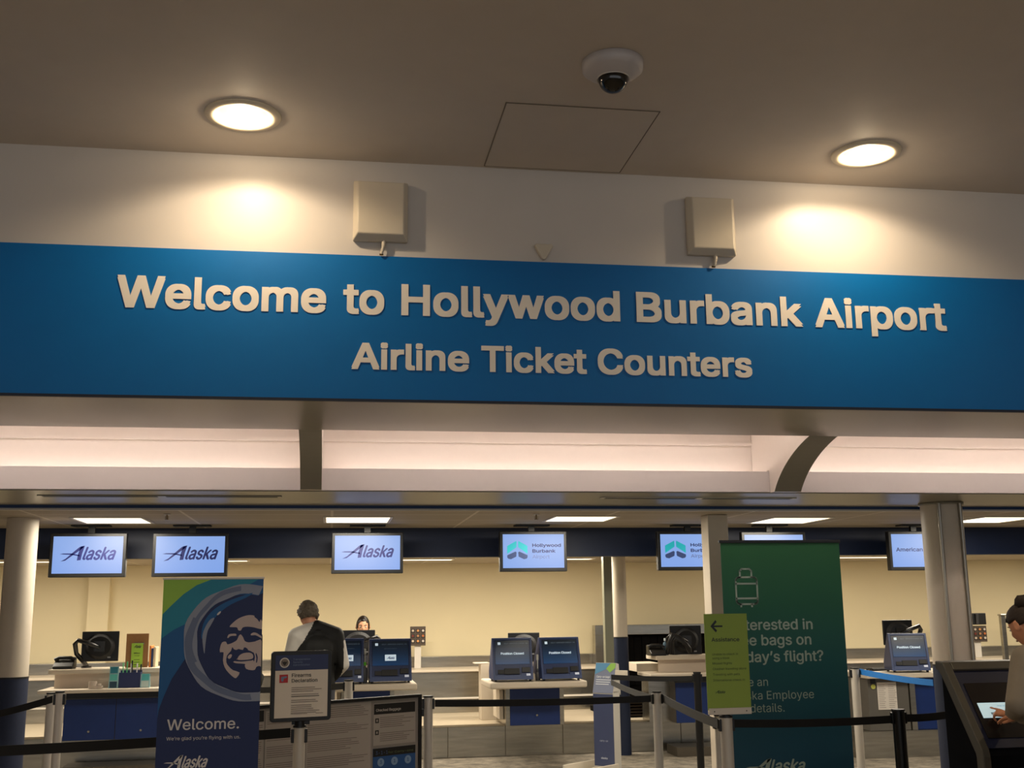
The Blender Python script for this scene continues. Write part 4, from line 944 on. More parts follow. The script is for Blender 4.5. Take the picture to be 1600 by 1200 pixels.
def page(u0, u1, z0, z1, hdr=None, lines=0.013, seed=1, icons=False):
    mb = MB(xf); mb.box(u0, u1, .002, .005, z0, z1, 0); random.seed(seed)
    zz = z1-.02; y = .0018
    if hdr is not None:
        mb.box(u0+.004, u1-.004, .0008, .002, z1-.075, z1-.004, 1)
        if hdr: mb.text(hdr, u0+.02, z1-.055, .018, .0006, 3, bold=.012)
        zz = z1-.10
    k = 0; li = u0+(.055 if icons else .012)
    while zz > z0+.02:
        if k % 7 == 6: zz -= lines*1.2
        else: mb.box(li, li+(u1-.01-li)*random.uniform(.6, 1), y-.0004, y, zz, zz+.004, 2)
        if icons and k in (1, 6, 13): mb.box(u0+.015, u0+.045, y-.0006, y, zz-.02, zz+.012, 1); mb.box(u0+.024, u0+.036, y-.001, y-.0006, zz-.012, zz+.004, 0)
        zz -= lines; k += 1
    return mb.build('notice_page', [boardpaper, black_hdr, mat('page_ink', (112, 104, 96), .4, noise=.02), mat('header_text', (196, 190, 180), .5, noise=.01)], t)
s = L
page(.03, .075*s, zb_+.3, zt_-.03, '', seed=2)
page(.082*s, .30*s, .40, zt_-.04, seed=3)
page(.30*s+.008, .685*s, .28, zt_-.03, seed=5)
page(.70*s, .965*s, zt_-.33, zt_-.045, 'Checked Baggage', seed=8, icons=True)
mb = MB(xf); u0, u1 = .70*s, .965*s; z1 = zt_-.35
mb.box(u0, u1, .002, .005, z1-.22, z1, 0); mb.box(u0, u1, .001, .002, z1-.055, z1, 1)
mb.text('3-1-1', u0+.02, z1-.042, .024, .0008, 2, bold=.01); mb.text('for Carry-ons', u0+.125, z1-.040, .014, .0008, 4, x1=u1-.02, bold=.01)
for k, ch in enumerate('311'):
    xx = u0+(u1-u0)*(.18+.32*k); mb.prism([(xx+.028*math.cos(2*PI*j/20), z1-.095+.028*math.sin(2*PI*j/20)) for j in range(20)], 'y', .0008, .002, 3)
    mb.text(ch, xx, z1-.106, .024, .0006, 0, anchor='c', bold=.02)
mb.build('liquids_poster', [mat('poster_blue', (40, 84, 140), .4, noise=.02), black_hdr, mat('poster_steel', (70, 90, 130), .4, noise=.01), mat('poster_ice', (130, 158, 190), .4, noise=.01), mat('poster_green', (96, 108, 70), .4, noise=.01)], t)
mb.build
# clips joining board and stanchion E
xE, yE, zE = POST['E']
MB().box(pb_.x-.01, xE-.034, pb_.y-.01, pb_.y+.03, zE-.14, zE-.09).build('clip', black_m, t)
# ------------------------------------------------------------------ assistance sign
xG, yG, zG = POST['G']
YA = 7.05; cL, cR_ = at(1101, 1000, YA), at(1169, 1000, YA); zt_, zb_ = at(1132, 959, YA).z, at(1138, 1109, YA).z
cx_ = (cL.x+cR_.x)/2; W = cR_.x-cL.x; xf = Tr((cx_, YA, 0), .04)
t = thing('assistance_sign', 'lime green assistance sign with left arrow on a stanchion', 'sign', (cx_, YA, zb_))
mb = MB(xf); a = -W/2; H = zt_-zb_
mb.box(a, -a, 0, .006, zb_, zt_, 0)
y = -.0003
mb.flat([(a+W*.14, zt_-H*.130), (a+W*.26, zt_-H*.065), (a+W*.29, zt_-H*.085), (a+W*.22, zt_-H*.122), (a+W*.42, zt_-H*.122), (a+W*.42, zt_-H*.140), (a+W*.22, zt_-H*.140), (a+W*.29, zt_-H*.175), (a+W*.26, zt_-H*.195)], y, 1)
mb.text('Assistance', a+W*.15, zt_-H*.292, H*.042, y, 1, x1=a+W*.80, bold=.014)
for k, s_ in enumerate(('Unable to check in', 'using a kiosk', 'Missed flights', 'Children traveling alone', 'Traveling with pets', 'International check in')):
    mb.text(s_, a+W*.15, zt_-H*(.435, .475, .53, .588, .645, .705)[k], H*.023, y, 2, x1=a+W*(.75, .55, .60, .93, .77, .88)[k])
alaska(mb, a+W*.17, a+W*.42, zt_-H*.83, H*.030, y, 2)
mb.build('panel', [mat('lime_sign', (146, 172, 66), .5, noise=.01), mat('sign_dark', (22, 34, 40), .5, noise=.01), mat('sign_text', (52, 76, 40), .5, noise=.01)], t)
mb = MB(xf).box(a+.005, -a-.003, -.012, .018, zb_-.028, zb_+.012, 0)
for s_ in (-1, 1): mb.cyl((s_*W*.37, -.0125, zb_-.008), (s_*W*.37, -.014, zb_-.008), .004, 1, n=10)
mb.build('holder', [white_m, black_m], t, bevel=.002)
MB().cyl((xG, yG, zG+.0005), (xG, yG, zb_-.03), .03).build('adapter', black_m, t)

# ================================================================== BANNERS
# left: tall dark blue banner with the face in a ring
YB1 = 5.9; pA, pB = at(256, 908, YB1), at(412, 903, YB1)
x0, x1, z1 = pA.x, pB.x, (pA.z+pB.z)/2; W = x1-x0
t = thing('roll_up_banner', 'tall dark blue roll-up banner with a smiling face in a ring, saying Welcome', 'banner', ((x0+x1)/2, YB1, 0))
cols = [mat('banner_navy', (12, 34, 86), .55, noise=.02), mat('banner_lime', (150, 196, 72), .55, noise=.02), mat('banner_teal', (20, 130, 158), .55, noise=.02), mat('banner_blue', (4, 86, 146), .55, noise=.02),
        mat('banner_ring', (138, 146, 166), .55, noise=.02), mat('banner_ring_dark', (98, 110, 140), .55, noise=.02), mat('banner_face', (188, 172, 170), .55, noise=.02), mat('banner_white', (204, 200, 200), .55, noise=.01)]
# zoom-crop coordinates (697x1200 crop) measured on the banner -> banner plane
K = 3.871
def BQ(u, v):
    p = at(240+u/K, 890+v/K, YB1); return (min(max(p.x, x0), x1), min(p.z, z1))
mb = MB(); y = YB1
mb.box(x0, x1, YB1, YB1+.002, .07, z1, 0)
def fl(pts, m, lv):
    P = [BQ(*q) for q in pts]; Q = []
    for p_ in P:
        if not Q or (abs(p_[0]-Q[-1][0])+abs(p_[1]-Q[-1][1])) > 1e-4: Q.append(p_)
    mb.prism(Q, 'y', y-.0006*lv-.0004, y-.0002, m)
def smooth_path(pts, n=6):
    out = []
    N = len(pts)
    for i in range(N):
        p0, p1, p2, p3 = [Vector(pts[(i+k-1) % N]) for k in range(4)]
        for k in range(n):
            s_ = k/n; out.append(tuple(.5*((2*p1)+(-p0+p2)*s_+(2*p0-5*p1+4*p2-p3)*s_*s_+(-p0+3*p1-3*p2+p3)*s_**3)))
    return out
# blue field (arc), teal band, lime corner
arcb = [(30, 850), (60, 770), (110, 660), (190, 540), (280, 440), (400, 320), (560, 190), (700, 140)]
fl([(0, 30), (720, 30)]+arcb[::-1]+[(0, 900)], 3, 1)
arct = [(50, 415), (120, 365), (220, 315), (330, 250), (450, 160), (560, 100), (640, 50), (660, 30)]
fl([(0, 30)]+arct[::-1]+[(0, 440)], 2, 2)
arcl = [(55, 270), (110, 215), (180, 150), (260, 95), (350, 50), (380, 20)]
fl([(0, 20)]+arcl[::-1]+[(0, 300)], 1, 3)
# ring: outer and inner outlines, clipped at the banner edge
ccx, ccy = 480+100, 440
def ring(r0x, r0y, r1x, r1y, cx0, cy0, cx1, cy1, a0, a1, m, lv, wob=5, seed=0):
    random.seed(seed); n = 40; o = []; i_ = []
    for k in range(n+1):
        an = math.radians(a0+(a1-a0)*k/n); w_ = wob*math.sin(an*5+seed)+wob*.6*math.sin(an*11+2*seed)
        o.append((cx0+(r0x+w_)*math.cos(an), cy0-(r0y+w_)*math.sin(an))); i_.append((cx1+(r1x+w_)*math.cos(an), cy1-(r1y+w_)*math.sin(an)))
    for k in range(n):       # quad strips keep the ring simple polygons
        q = [o[k], o[k+1], i_[k+1], i_[k]]
        if all(p_[0] > 655 for p_ in q): continue
        P = [BQ(*p_) for p_ in q]
        if max(p_[0] for p_ in P)-min(p_[0] for p_ in P) < 1e-5: continue
        mb.prism(P, 'y', y-.0006*lv-.0004, y-.0002, m)
disc = [(560+305*math.cos(2*PI*k/48), 445-295*math.sin(2*PI*k/48)) for k in range(48)]
fl([p_ for p_ in disc], 0, 4)
ring(385, 355, 300, 300, 562, 446, 558, 448, 75, 290, 4, 5, 5, 1)
ring(372, 330, 325, 300, 560, 452, 556, 446, 150, 275, 5, 5.5, 5, 3)
ring(340, 345, 318, 318, 560, 446, 558, 448, 95, 200, 5, 6.3, 4, 5)
# blue gap wedge inside the ring at top
fl(smooth_path([(300, 330), (350, 255), (430, 200), (520, 165), (600, 140), (560, 170), (470, 210), (390, 270), (330, 350), (290, 420)], 3), 3, 5.2)
# crescent highlight and dot
fl(smooth_path([(296, 400), (312, 350), (340, 305), (368, 292), (350, 330), (328, 370), (318, 420), (312, 470), (308, 508), (300, 470)], 4), 4, 6)
fl(smooth_path([(384, 270), (396, 256), (408, 252), (402, 266), (388, 276)], 3), 7, 6)
# face shapes
def face(pts, m=6, lv=6.5, n=3): fl(smooth_path(pts, n), m, lv)
face([(460, 345), (480, 322), (515, 295), (560, 278), (600, 276), (640, 292), (662, 300), (664, 355), (640, 358), (610, 350), (570, 345), (540, 350), (528, 368), (512, 366), (505, 350), (480, 348)])       # forehead
fl([(610, 286), (628, 300), (640, 318), (648, 300), (664, 312), (664, 285), (640, 270), (612, 266)], 0, 7.2)                                                                                         # hair notch
face([(446, 410), (455, 392), (475, 388), (498, 388), (500, 400), (480, 400), (462, 404), (452, 414)], n=2)                                                                                          # left brow
face([(588, 390), (605, 380), (625, 384), (645, 398), (664, 410), (664, 420), (640, 408), (615, 396), (592, 398)], n=2)                                                                               # right brow
face([(528, 392), (542, 410), (552, 432), (575, 440), (600, 436), (625, 430), (664, 432), (664, 575), (640, 582), (622, 588), (612, 606), (590, 608), (560, 600), (552, 580), (552, 570), (500, 566), (482, 558), (500, 546), (520, 520), (545, 505), (575, 505), (568, 478), (548, 470), (540, 486), (515, 480), (500, 486), (485, 480), (476, 468), (468, 492), (444, 520), (440, 560), (455, 585), (480, 608), (520, 622), (505, 650), (490, 655), (455, 625), (430, 590), (420, 548), (424, 500), (402, 500), (403, 470), (415, 440), (438, 436), (446, 452), (470, 446), (490, 436), (505, 425), (516, 400)], n=2)
fl(smooth_path([(448, 430), (470, 424), (495, 426), (480, 434), (456, 438)], 2), 0, 7.4)
fl(smooth_path([(572, 430), (595, 424), (620, 432), (605, 436), (585, 438)], 2), 0, 7.4)
fl(smooth_path([(470, 500), (490, 484), (520, 490), (548, 486), (575, 488), (600, 500), (612, 520), (608, 545), (570, 552), (530, 556), (482, 552), (500, 545), (508, 540), (500, 530), (480, 540), (462, 560), (452, 540), (455, 515)], 2), 0, 7.2)   # moustache and mouth shadow
fl(smooth_path([(508, 538), (520, 518), (545, 505), (580, 502), (600, 512), (602, 534), (585, 542), (550, 546), (515, 546)], 2), 6, 7.8)                                                               # smile
fl(smooth_path([(448, 530), (460, 514), (474, 514), (470, 530), (458, 540)], 2), 6, 7.8)
fl(smooth_path([(622, 506), (630, 530), (626, 560), (620, 562), (622, 535), (617, 510)], 2), 0, 7.4)
fl(smooth_path([(604, 500), (612, 520), (610, 550), (604, 552), (605, 525), (600, 505)], 2), 0, 7.9)
# writing
def bx(u): return at(240+u/K, 1140, YB1).x
def bz(v, u=330): return at(240+u/K, 890+v/K, YB1).z
mb.text('Welcome.', bx(80), bz(966), bz(900)-bz(966), y-.001, 7, x1=bx(516), bold=.010)
mb.text("We’re glad you’re flying with us.", bx(80), bz(1026), bz(1006)-bz(1026), y-.001, 7, x1=bx(526))
alaska(mb, bx(70), bx(342), bz(1196), bz(1122)-bz(1196), y-.001, 7)
mb.build('printed_sheet', cols, t)
MB().box(x0-.004, x1+.004, YB1-.006, YB1+.012, z1, z1+.012).build('top_rail', white_m, t, bevel=.003)
MB().box(x0-.01, x1+.01, YB1-.06, YB1+.06, .001, .07).build('base_cassette', mat('cassette_silver', (170, 170, 170), .35, .6, noise=.02), t, bevel=.01)
MB().cyl(((x0+x1)/2, YB1+.02, .07), ((x0+x1)/2, YB1+.02, z1), .008, n=10).build('support_pole', steel, t)

# right: tall green banner
YB2 = 8.0; pA, pB = at(1128, 847, YB2), at(1317, 850, YB2); x0, x1, z1 = pA.x, pB.x, (pA.z+pB.z)/2
x0b, x1b = at(1152, 1195, YB2).x, at(1328, 1195, YB2).x
x0 = (x0+x0b)/2-.03; x1 = (x1+x1b)/2
W = x1-x0
gm = gradient('banner_green_print', [(0, (0, 66, 92)), (.28, (0, 72, 92)), (.52, (4, 84, 86)), (.75, (18, 92, 66)), (1, (38, 104, 60))], .3, z1, rough=.55)
t = thing('hanging_banner_stand', 'tall green banner about free bags with a suitcase drawing', 'banner', ((x0+x1)/2, YB2, 0))
mb = MB().box(x0, x1, YB2, YB2+.003, .08, z1, 0); y = YB2-.001
def gz(py, px=1220): return at(px, py, YB2).z
def gx(px, py=1000): return at(px, py, YB2).x
th = .011
def line(pts, th=.0065, closed=True):
    n = len(pts)
    for k in range(n if closed else n-1):
        a_, c_ = Vector((*pts[k],)), Vector((*pts[(k+1) % n],)); d_ = (c_-a_); L_ = d_.length
        if L_ < 1e-6: continue
        d_ /= L_; nn = Vector((-d_.y, d_.x))*th; e_ = d_*th*.6
        mb.flat([tuple(a_-e_+nn), tuple(c_+e_+nn), tuple(c_+e_-nn), tuple(a_-e_-nn)], y, 1)
def rrect(a, b_, c, d_, r): 
    out = []
    for cx_, cz_, a0 in ((b_-r, d_-r, 0), (a+r, d_-r, 90), (a+r, c+r, 180), (b_-r, c+r, 270)):
        for k in range(5): an = math.radians(a0+22.5*k); out.append((cx_+r*math.cos(an), cz_+r*math.sin(an)))
    return out
sx0, sx1, sz0, sz1 = gx(1150, 920), gx(1183, 920), gz(944, 1165), gz(902, 1165)
line(rrect(sx0, sx1, sz0, sz1, .025)); zz = gz(912, 1165); line([(sx0, zz), (sx1, zz)], closed=False); zz = gz(935, 1165); line([(sx0, zz), (sx1, zz)], closed=False)
hx0, hx1 = gx(1156, 900), gx(1174, 900); hz = gz(889, 1165)
line([(hx0, sz1), (hx0, hz-.015), (hx0+.015, hz), (hx1-.015, hz), (hx1, hz-.015), (hx1, sz1)], closed=False)
for px in (1158, 1175): line([(gx(px, 946), sz0), (gx(px, 946), sz0-.018)], closed=False)
cap = gz(968)-gz(986)
for s_, pr, pz in (('Interested in', 1270, 984), ('free bags on', 1268, 1008), ('today’s flight?', 1287, 1034)):
    mb.text(s_, gx(pr, pz), gz(pz), cap*.94, y, 1, bold=.016, anchor='r')
for s_, pr, pz in (('See an', 1200, 1071), ('Alaska Employee', 1272, 1092), ('for details.', 1226, 1112)):
    mb.text(s_, gx(pr, pz), gz(pz), cap*.70, y, 1, anchor='r')
alaska(mb, gx(1165, 1195), gx(1262, 1195), gz(1207), gz(1186)-gz(1207), y, 1)
mb.build('printed_sheet', [gm, mat('banner_mint', (160, 178, 166), .55, noise=.01)], t)
MB().box(x0-.012, x1+.008, YB2-.01, YB2+.014, z1, z1+.022).build('top_rail', black_m, t, bevel=.003)
MB().box(x0-.01, x1+.01, YB2-.08, YB2+.08, .001, .08).build('base_cassette', MATS['cassette_silver'], t, bevel=.01)
MB().cyl(((x0+x1)/2, YB2+.025, .08), ((x0+x1)/2, YB2+.025, z1), .01, n=10).build('support_pole', steel, t)

# ------------------------------------------------------------------ bag sizer
YZ = 11.6; c = at(944, 1120, YZ)
yaw = math.radians(-50); xf = Tr((c.x, YZ, 0), yaw); wz = .13
t = thing('bag_sizer', 'slim upright bag sizer with slanted printed top and low white tray', 'bag sizer', (c.x, YZ, 0))
ztp = at(945, 1036, YZ).z
MB(xf).box(-wz, wz, -.01, .10, .04, .80).build('upright', mat('sizer_side', (190, 186, 178), .5, noise=.02), t, bevel=.004)
zl = at(938, 1083, YZ).z
MB(xf).prism([(-.012, zl), (.06, ztp), (.10, ztp-.01), (.12, zl-.02), (.101, .78), (-.0105, .78)], 'x', -wz, wz).build('slanted_head', MATS['sizer_side'], t, bevel=.004)
mb = MB(xf).box(-wz+.005, wz-.005, -.014, -.0105, .06, zl-.01, 0); mb.text('alaska', 0, .13, .02, -.0145, 1, anchor='c', bold=.02); mb.text('carry-on', 0, .30, .018, -.0145, 1, anchor='c')
mb.build('front_print', [mat('sizer_navy', (52, 62, 96), .5, noise=.02), mat('sizer_text', (176, 184, 200), .5, noise=.01)], t)
ang = math.atan2(.072, ztp-zl); xs = xf @ Matrix.Translation((0, -.0125, zl)) @ Matrix.Rotation(-ang, 4, 'X'); Lh = math.hypot(.072, ztp-zl)
mb = MB(xs); mb.box(-wz+.004, wz-.004, -.004, -.001, .0, Lh-.003, 0)
mb.flat([(-wz+.005, Lh-.12), (-wz+.005, Lh-.004), (wz*.45, Lh-.004), (0, Lh-.07)], -.0045, 1)
mb.flat([(wz*.1, Lh-.06), (wz*.5, Lh-.004), (wz-.005, Lh-.004), (wz-.005, Lh-.05), (wz*.5, Lh-.10)], -.005, 2)
mb.text('Carry-on bags', -wz+.03, Lh*.50, .022, -.0045, 3, bold=.02, x1=wz*.55)
for k in range(3): mb.box(-wz+.03, wz*(.7-.1*k), -.0052, -.0046, Lh*.42-.022*k, Lh*.42-.022*k+.008, 3)
mb.build('head_print', [mat('sizer_grey_blue', (108, 116, 140), .5, noise=.02), mat('sizer_teal', (74, 132, 172), .5, noise=.02), mat('sizer_green', (130, 176, 70), .5, noise=.02), mat('sizer_white', (200, 204, 210), .5, noise=.01)], t)
mb = MB(xf); mb.box(-.22, .18, -.42, .12, .001, .03).box(-.22, -.20, -.42, .12, .03, .10).box(.16, .18, -.42, -.015, .03, .10).box(-.20, .16, -.42, -.40, .03, .07)
mb.build('tray', white_plastic, t, bevel=.004)
MB(xf).box(wz, wz+.14, .03, .06, ztp-.12, ztp-.07).build('side_arm', white_plastic, t, bevel=.003)

# ------------------------------------------------------------------ large floor kiosk at right
YKb = 6.62; xk0 = at(1472, 1050, YKb).x; xk1 = xk0+.78
zk = at(1500, 1036, YKb).z; zkk = .79; yf = 6.28
t = thing('floor_kiosk', 'large dark floor standing check-in kiosk used by the woman at right', 'kiosk', ((xk0+xk1)/2, 6.6, 0))
prof = [(6.66, zk), (YKb, zk-.012), (YKb-.02, zk-.04), (yf+.01, zkk+.02), (yf, zkk-.02), (yf, .05), (6.71, .05), (6.71, zk-.05)]
MB().prism(prof, 'x', xk0+.045, xk1-.045).build('body', mat('kiosk_dark', (8, 10, 17), .8, noise=.04, spec=.1), t, bevel=.006)
outer = [(6.70, zk+.012), (YKb-.01, zk+.008), (YKb-.045, zk-.035), (yf-.025, zkk+.02), (yf-.035, zkk-.02), (yf-.035, .02)]
inner = [(yf+.04, .02), (yf+.04, zkk-.03), (yf+.045, zkk-.01), (YKb+.02, zk-.07), (YKb+.05, zk-.045), (6.70, zk-.04)]
frm = mat('kiosk_frame', (72, 70, 64), .45, noise=.04)
for a, b_ in ((xk0, xk0+.05), (xk1-.05, xk1)):
    MB().prism(outer+inner, 'x', a, b_).build('side_frame', frm, t, bevel=.008, seg=3)
MB().prism([(6.70, zk+.012), (YKb-.01, zk+.008), (YKb-.045, zk-.035), (YKb-.03, zk-.05), (6.70, zk-.02)], 'x', xk0+.051, xk1-.051).build('top_frame', frm, t, bevel=.006)
MB().box(xk0+.03, xk1-.03, 6.26, 6.76, .001, .05).build('plinth', black_m, t)
# sloped face frame of reference
dv_ = Vector((0, (YKb-.02)-(yf+.01), (zk-.04)-(zkk+.02))); Lf = dv_.length; an = math.atan2(dv_.y, dv_.z)
xs = Tr(((xk0+xk1)/2, yf+.01, zkk+.02)) @ Matrix.Rotation(-an, 4, 'X'); hw = (xk1-xk0)/2-.05
MB(xs).box(-hw, hw, -.006, -.001, .0, Lf).build('fascia', mat('fascia_navy', (14, 24, 58), .5, noise=.03), t)
MB(xs).box(-hw+.035, hw-.035, -.012, -.0065, .06, Lf-.10).build('screen_bezel', mat('screen_off', (34, 30, 30), .18, noise=.05), t, bevel=.002)
mb = MB(xs); a, b_ = -hw+.062, hw-.18; mb.box(a, b_, -.0145, -.0125, .19, .29, 0)
mb.text('How would you like to start?', (a+b_)/2, .262, .011, -.0146, 1, anchor='c'); mb.box(a+.06, a+.10, -.0152, -.0147, .21, .225, 1); mb.box(a+.15, a+.19, -.0152, -.0147, .205, .235, 2)
mb.build('display', [mat('popup_white', (196, 226, 236), .4, emit=.55, noise=.01), mat('popup_grey', (120, 140, 150), .4, emit=.3, noise=.01), mat('popup_orange', (226, 150, 110), .4, emit=.4, noise=.01)], t)
MB().box((xk0+xk1)/2-.16, (xk0+xk1)/2+.16, yf-.008, yf-.001, .58, .70).build('printer_slot', black_m, t, bevel=.003)
MB().box((xk0+xk1)/2-.30, (xk0+xk1)/2+.30, yf-.004, yf-.001, .10, .52).build('lower_panel', mat('lower_navy', (20, 32, 72), .5, noise=.03), t)

# ================================================================== PEOPLE
SIDE = [Vector((1, 0, 0))]
def skin_eval(nodes, edges, root, levels=1, n=14):
    """tapering, round-ended limb pieces along a jointed skeleton (fused into one surface later); radius may be (side, depth)"""
    mb = MB(); tup = lambda r: r if isinstance(r, (tuple, list)) else (r, r)
    for a, b_ in edges:
        (pa, ra), (pb, rb) = nodes[a], nodes[b_]; pa, pb = Vector(pa), Vector(pb)
        if isinstance(ra, (tuple, list)) and not isinstance(rb, (tuple, list)) and (b_[:2] in ('sh', 'hi', 'ne')): ra = rb*1.05
        ra, rb = tup(ra), tup(rb); d = pb-pa; L = d.length; d.normalize()
        u = SIDE[0]-d*SIDE[0].dot(d); u = u.normalized() if u.length > .2 else d.orthogonal().normalized(); v = d.cross(u)
        rows = []
        for k in range(5): t = -math.cos(PI/2*k/5); rows.append((0, t*min(ra), math.sqrt(max(0, 1-t*t)) if k else .02, ra))
        for k in range(7): rows.append((k/6, 0, 1, (ra[0]+(rb[0]-ra[0])*k/6, ra[1]+(rb[1]-ra[1])*k/6)))
        for k in range(1, 6): t = math.sin(PI/2*k/5); rows.append((1, t*min(rb), math.sqrt(max(0, 1-t*t)) if k < 5 else .02, rb))
        vs = []
        for f, off, sc_, (r0, r1) in rows:
            c = pa+(pb-pa)*f+d*off
            vs += [c+u*(r0*sc_*math.cos(2*PI*q/n))+v*(r1*sc_*math.sin(2*PI*q/n)) for q in range(n)]
        m_ = len(rows)
        fs = [(r*n+q, r*n+(q+1) % n, (r+1)*n+(q+1) % n, (r+1)*n+q) for r in range(m_-1) for q in range(n)]
        fs += [tuple(range(n-1, -1, -1)), tuple(range((m_-1)*n, m_*n))]
        mb.add(vs, fs)
    return mb.v, mb.f
def fuse(parts, voxel, smooth=4):
    """fuse overlapping closed pieces into one continuous surface"""
    mb = MB()
    for vs, fs in parts: mb.add(vs, fs)
    o = mb.build('f', MATS['skin']); r = o.modifiers.new('r', 'REMESH'); r.mode = 'VOXEL'; r.voxel_size = voxel
    if smooth:
        s_ = o.modifiers.new('s', 'SMOOTH'); s_.iterations = smooth; s_.factor = .5
    dg = bpy.context.evaluated_depsgraph_get(); dg.update(); ev = bpy.data.meshes.new_from_object(o.evaluated_get(dg))
    vs = [v.co.copy() for v in ev.vertices]; fs = [tuple(p.vertices) for p in ev.polygons]
    me = o.data; bpy.data.objects.remove(o); bpy.data.meshes.remove(me); bpy.data.meshes.remove(ev)
    return vs, fs
def head_surface(xf, grow=0.0, nu=40, nv=28, mask=None, rough=0.0, seed=0):
    """head facing +y, centred between the ears; grow > 0 gives a hair shell"""
    rnd = random.Random(seed); g = lambda a, s_: math.exp(-a*a/(2*s_*s_))
    vs = []; 
    for j in range(nv+1):
        th = PI*j/nv
        for i in range(nu):
            ph = 2*PI*i/nu; x, y, z = math.sin(th)*math.cos(ph), math.sin(th)*math.sin(ph), math.cos(th)
            X_, Y_, Z_ = x*.074, y*.094, z*.112
            if z < 0:
                k = -z; X_ *= 1-.30*k*k; Y_ = Y_*(1-.12*k*k)+.022*k*k if y > -.2 else Y_*(1-.45*k)
            if y < 0: Y_ *= 1.04+.06*max(z, 0)
            if y > 0.2 and grow == 0:
                f = y
                Y_ += .020*g(X_, .010)*g(Z_+.020, .016)*f + .006*g(X_, .008)*g(Z_-.002, .02)*f
                Y_ -= .010*(g(X_-.030, .014)+g(X_+.030, .014))*g(Z_-.004, .012)*f
                Y_ += .006*g(X_, .020)*g(Z_+.052, .007)*f - .004*g(X_, .020)*g(Z_+.060, .004)*f + .008*g(X_, .02)*g(Z_+.088, .012)*f
                Y_ += .003*(g(X_-.03, .018)+g(X_+.03, .018))*g(Z_-.024, .006)*f
            if grow:
                n = Vector((X_, Y_, Z_)).normalized(); q = grow+rough*(rnd.random()-.3); X_ += n.x*q; Y_ += n.y*q; Z_ += n.z*q
            vs.append(xf @ Vector((X_, Y_, Z_)))
    fs = []
    for j in range(nv):
        for i in range(nu):
            a, b_, c, d_ = j*nu+i, j*nu+(i+1) % nu, (j+1)*nu+(i+1) % nu, (j+1)*nu+i
            cc = xf.inverted() @ ((vs[a]+vs[b_]+vs[c]+vs[d_])/4)
            if mask and not mask(cc): continue
            fs.append((a, d_, c, b_))
    return vs, fs
def ear(xf, sx):
    mb = MB(xf); mb.lathe([(.0001, -.006), (.010, -.006), (.016, -.002), (.017, .003), (.013, .006), (.0001, .003)], (0, 0, 0), n=14)
    out = []
    for v in mb.v:
        l = xf.inverted() @ v; l = Vector((l.x*1.15, l.y*2.0, l.z*1.5)); out.append(xf @ (Matrix.Translation((sx*.081, -.006, -.008)) @ Matrix.Rotation(sx*PI/2*.9, 4, 'Y') @ Matrix.Rotation(PI/2, 4, 'Z') @ l))
    return out, mb.f
def hand(wrist, d, n, side, curls, scale=1.0, spread=.10):
    """palm and five fingers; d = along the hand, n = back of the hand, side = towards the thumb"""
    d = Vector(d).normalized(); n = Vector(n); n = (n-d*n.dot(d)).normalized(); s_ = n.cross(d); s_ = s_ if s_.dot(Vector(side)) > 0 else -s_
    w = Vector(wrist); out = []; S = scale
    out.append(skin_eval({'w': (w, .021*S), 'p': (w+d*.035*S, (.022*S, .018*S)), 'k1': (w+d*.082*S+s_*.022*S, (.014*S)), 'k2': (w+d*.084*S, (.015*S)), 'k3': (w+d*.078*S-s_*.026*S, (.013*S))},
                         [('w', 'p'), ('p', 'k1'), ('p', 'k2'), ('p', 'k3')], 'p'))
    for i, (off, L) in enumerate(((.030, .070), (.011, .078), (-.009, .073), (-.028, .058))):
        p = w+d*(.078-abs(off)*.12)*S+s_*off*S; a = 0; nodes = {'0': (p-d*.015*S, .0095*S)}; e = []; r = .0088*S
        fd = (d+s_*(off*spread*20*.25)).normalized()
        for k, fr in enumerate((.42, .32, .26)):
            a += curls[i][k]; v = fd*math.cos(a)-n*math.sin(a); 
            nodes[str(k)+'a'] = (p, r)
            p = p+v*L*fr*S; r *= .92; nodes[str(k+1)+'b'] = (p, r)
        ks = ['0', '0a', '1b', '2b', '3b']; nodes2 = {k: nodes[k] for k in ks}
        out.append(skin_eval(nodes2, list(zip(ks[:-1], ks[1:])), '0'))
    p0 = w+d*.022*S+s_*.014*S; t1 = p0+(d*.55+s_*.75-n*.25).normalized()*.038*S; t2 = t1+(d*.8+s_*.45-n*.35).normalized()*.032*S; t3 = t2+(d*.95+s_*.1-n*.3).normalized()*.024*S
    out.append(skin_eval({'a': (p0, .013*S), 'b': (t1, .0115*S), 'c': (t2, .0100*S), 'd': (t3, .0085*S)}, [('a', 'b'), ('b', 'c'), ('c', 'd')], 'a'))
    return out
def build_mesh(name, vs, fs, mats, parent, fn=None):
    mb = MB(); mb.add(vs, fs, 0, True)
    if fn: 
        for i, f in enumerate(mb.f): mb.m[i] = fn(sum((mb.v[k] for k in f), Vector())/len(f))
    return mb.build(name, mats, parent)
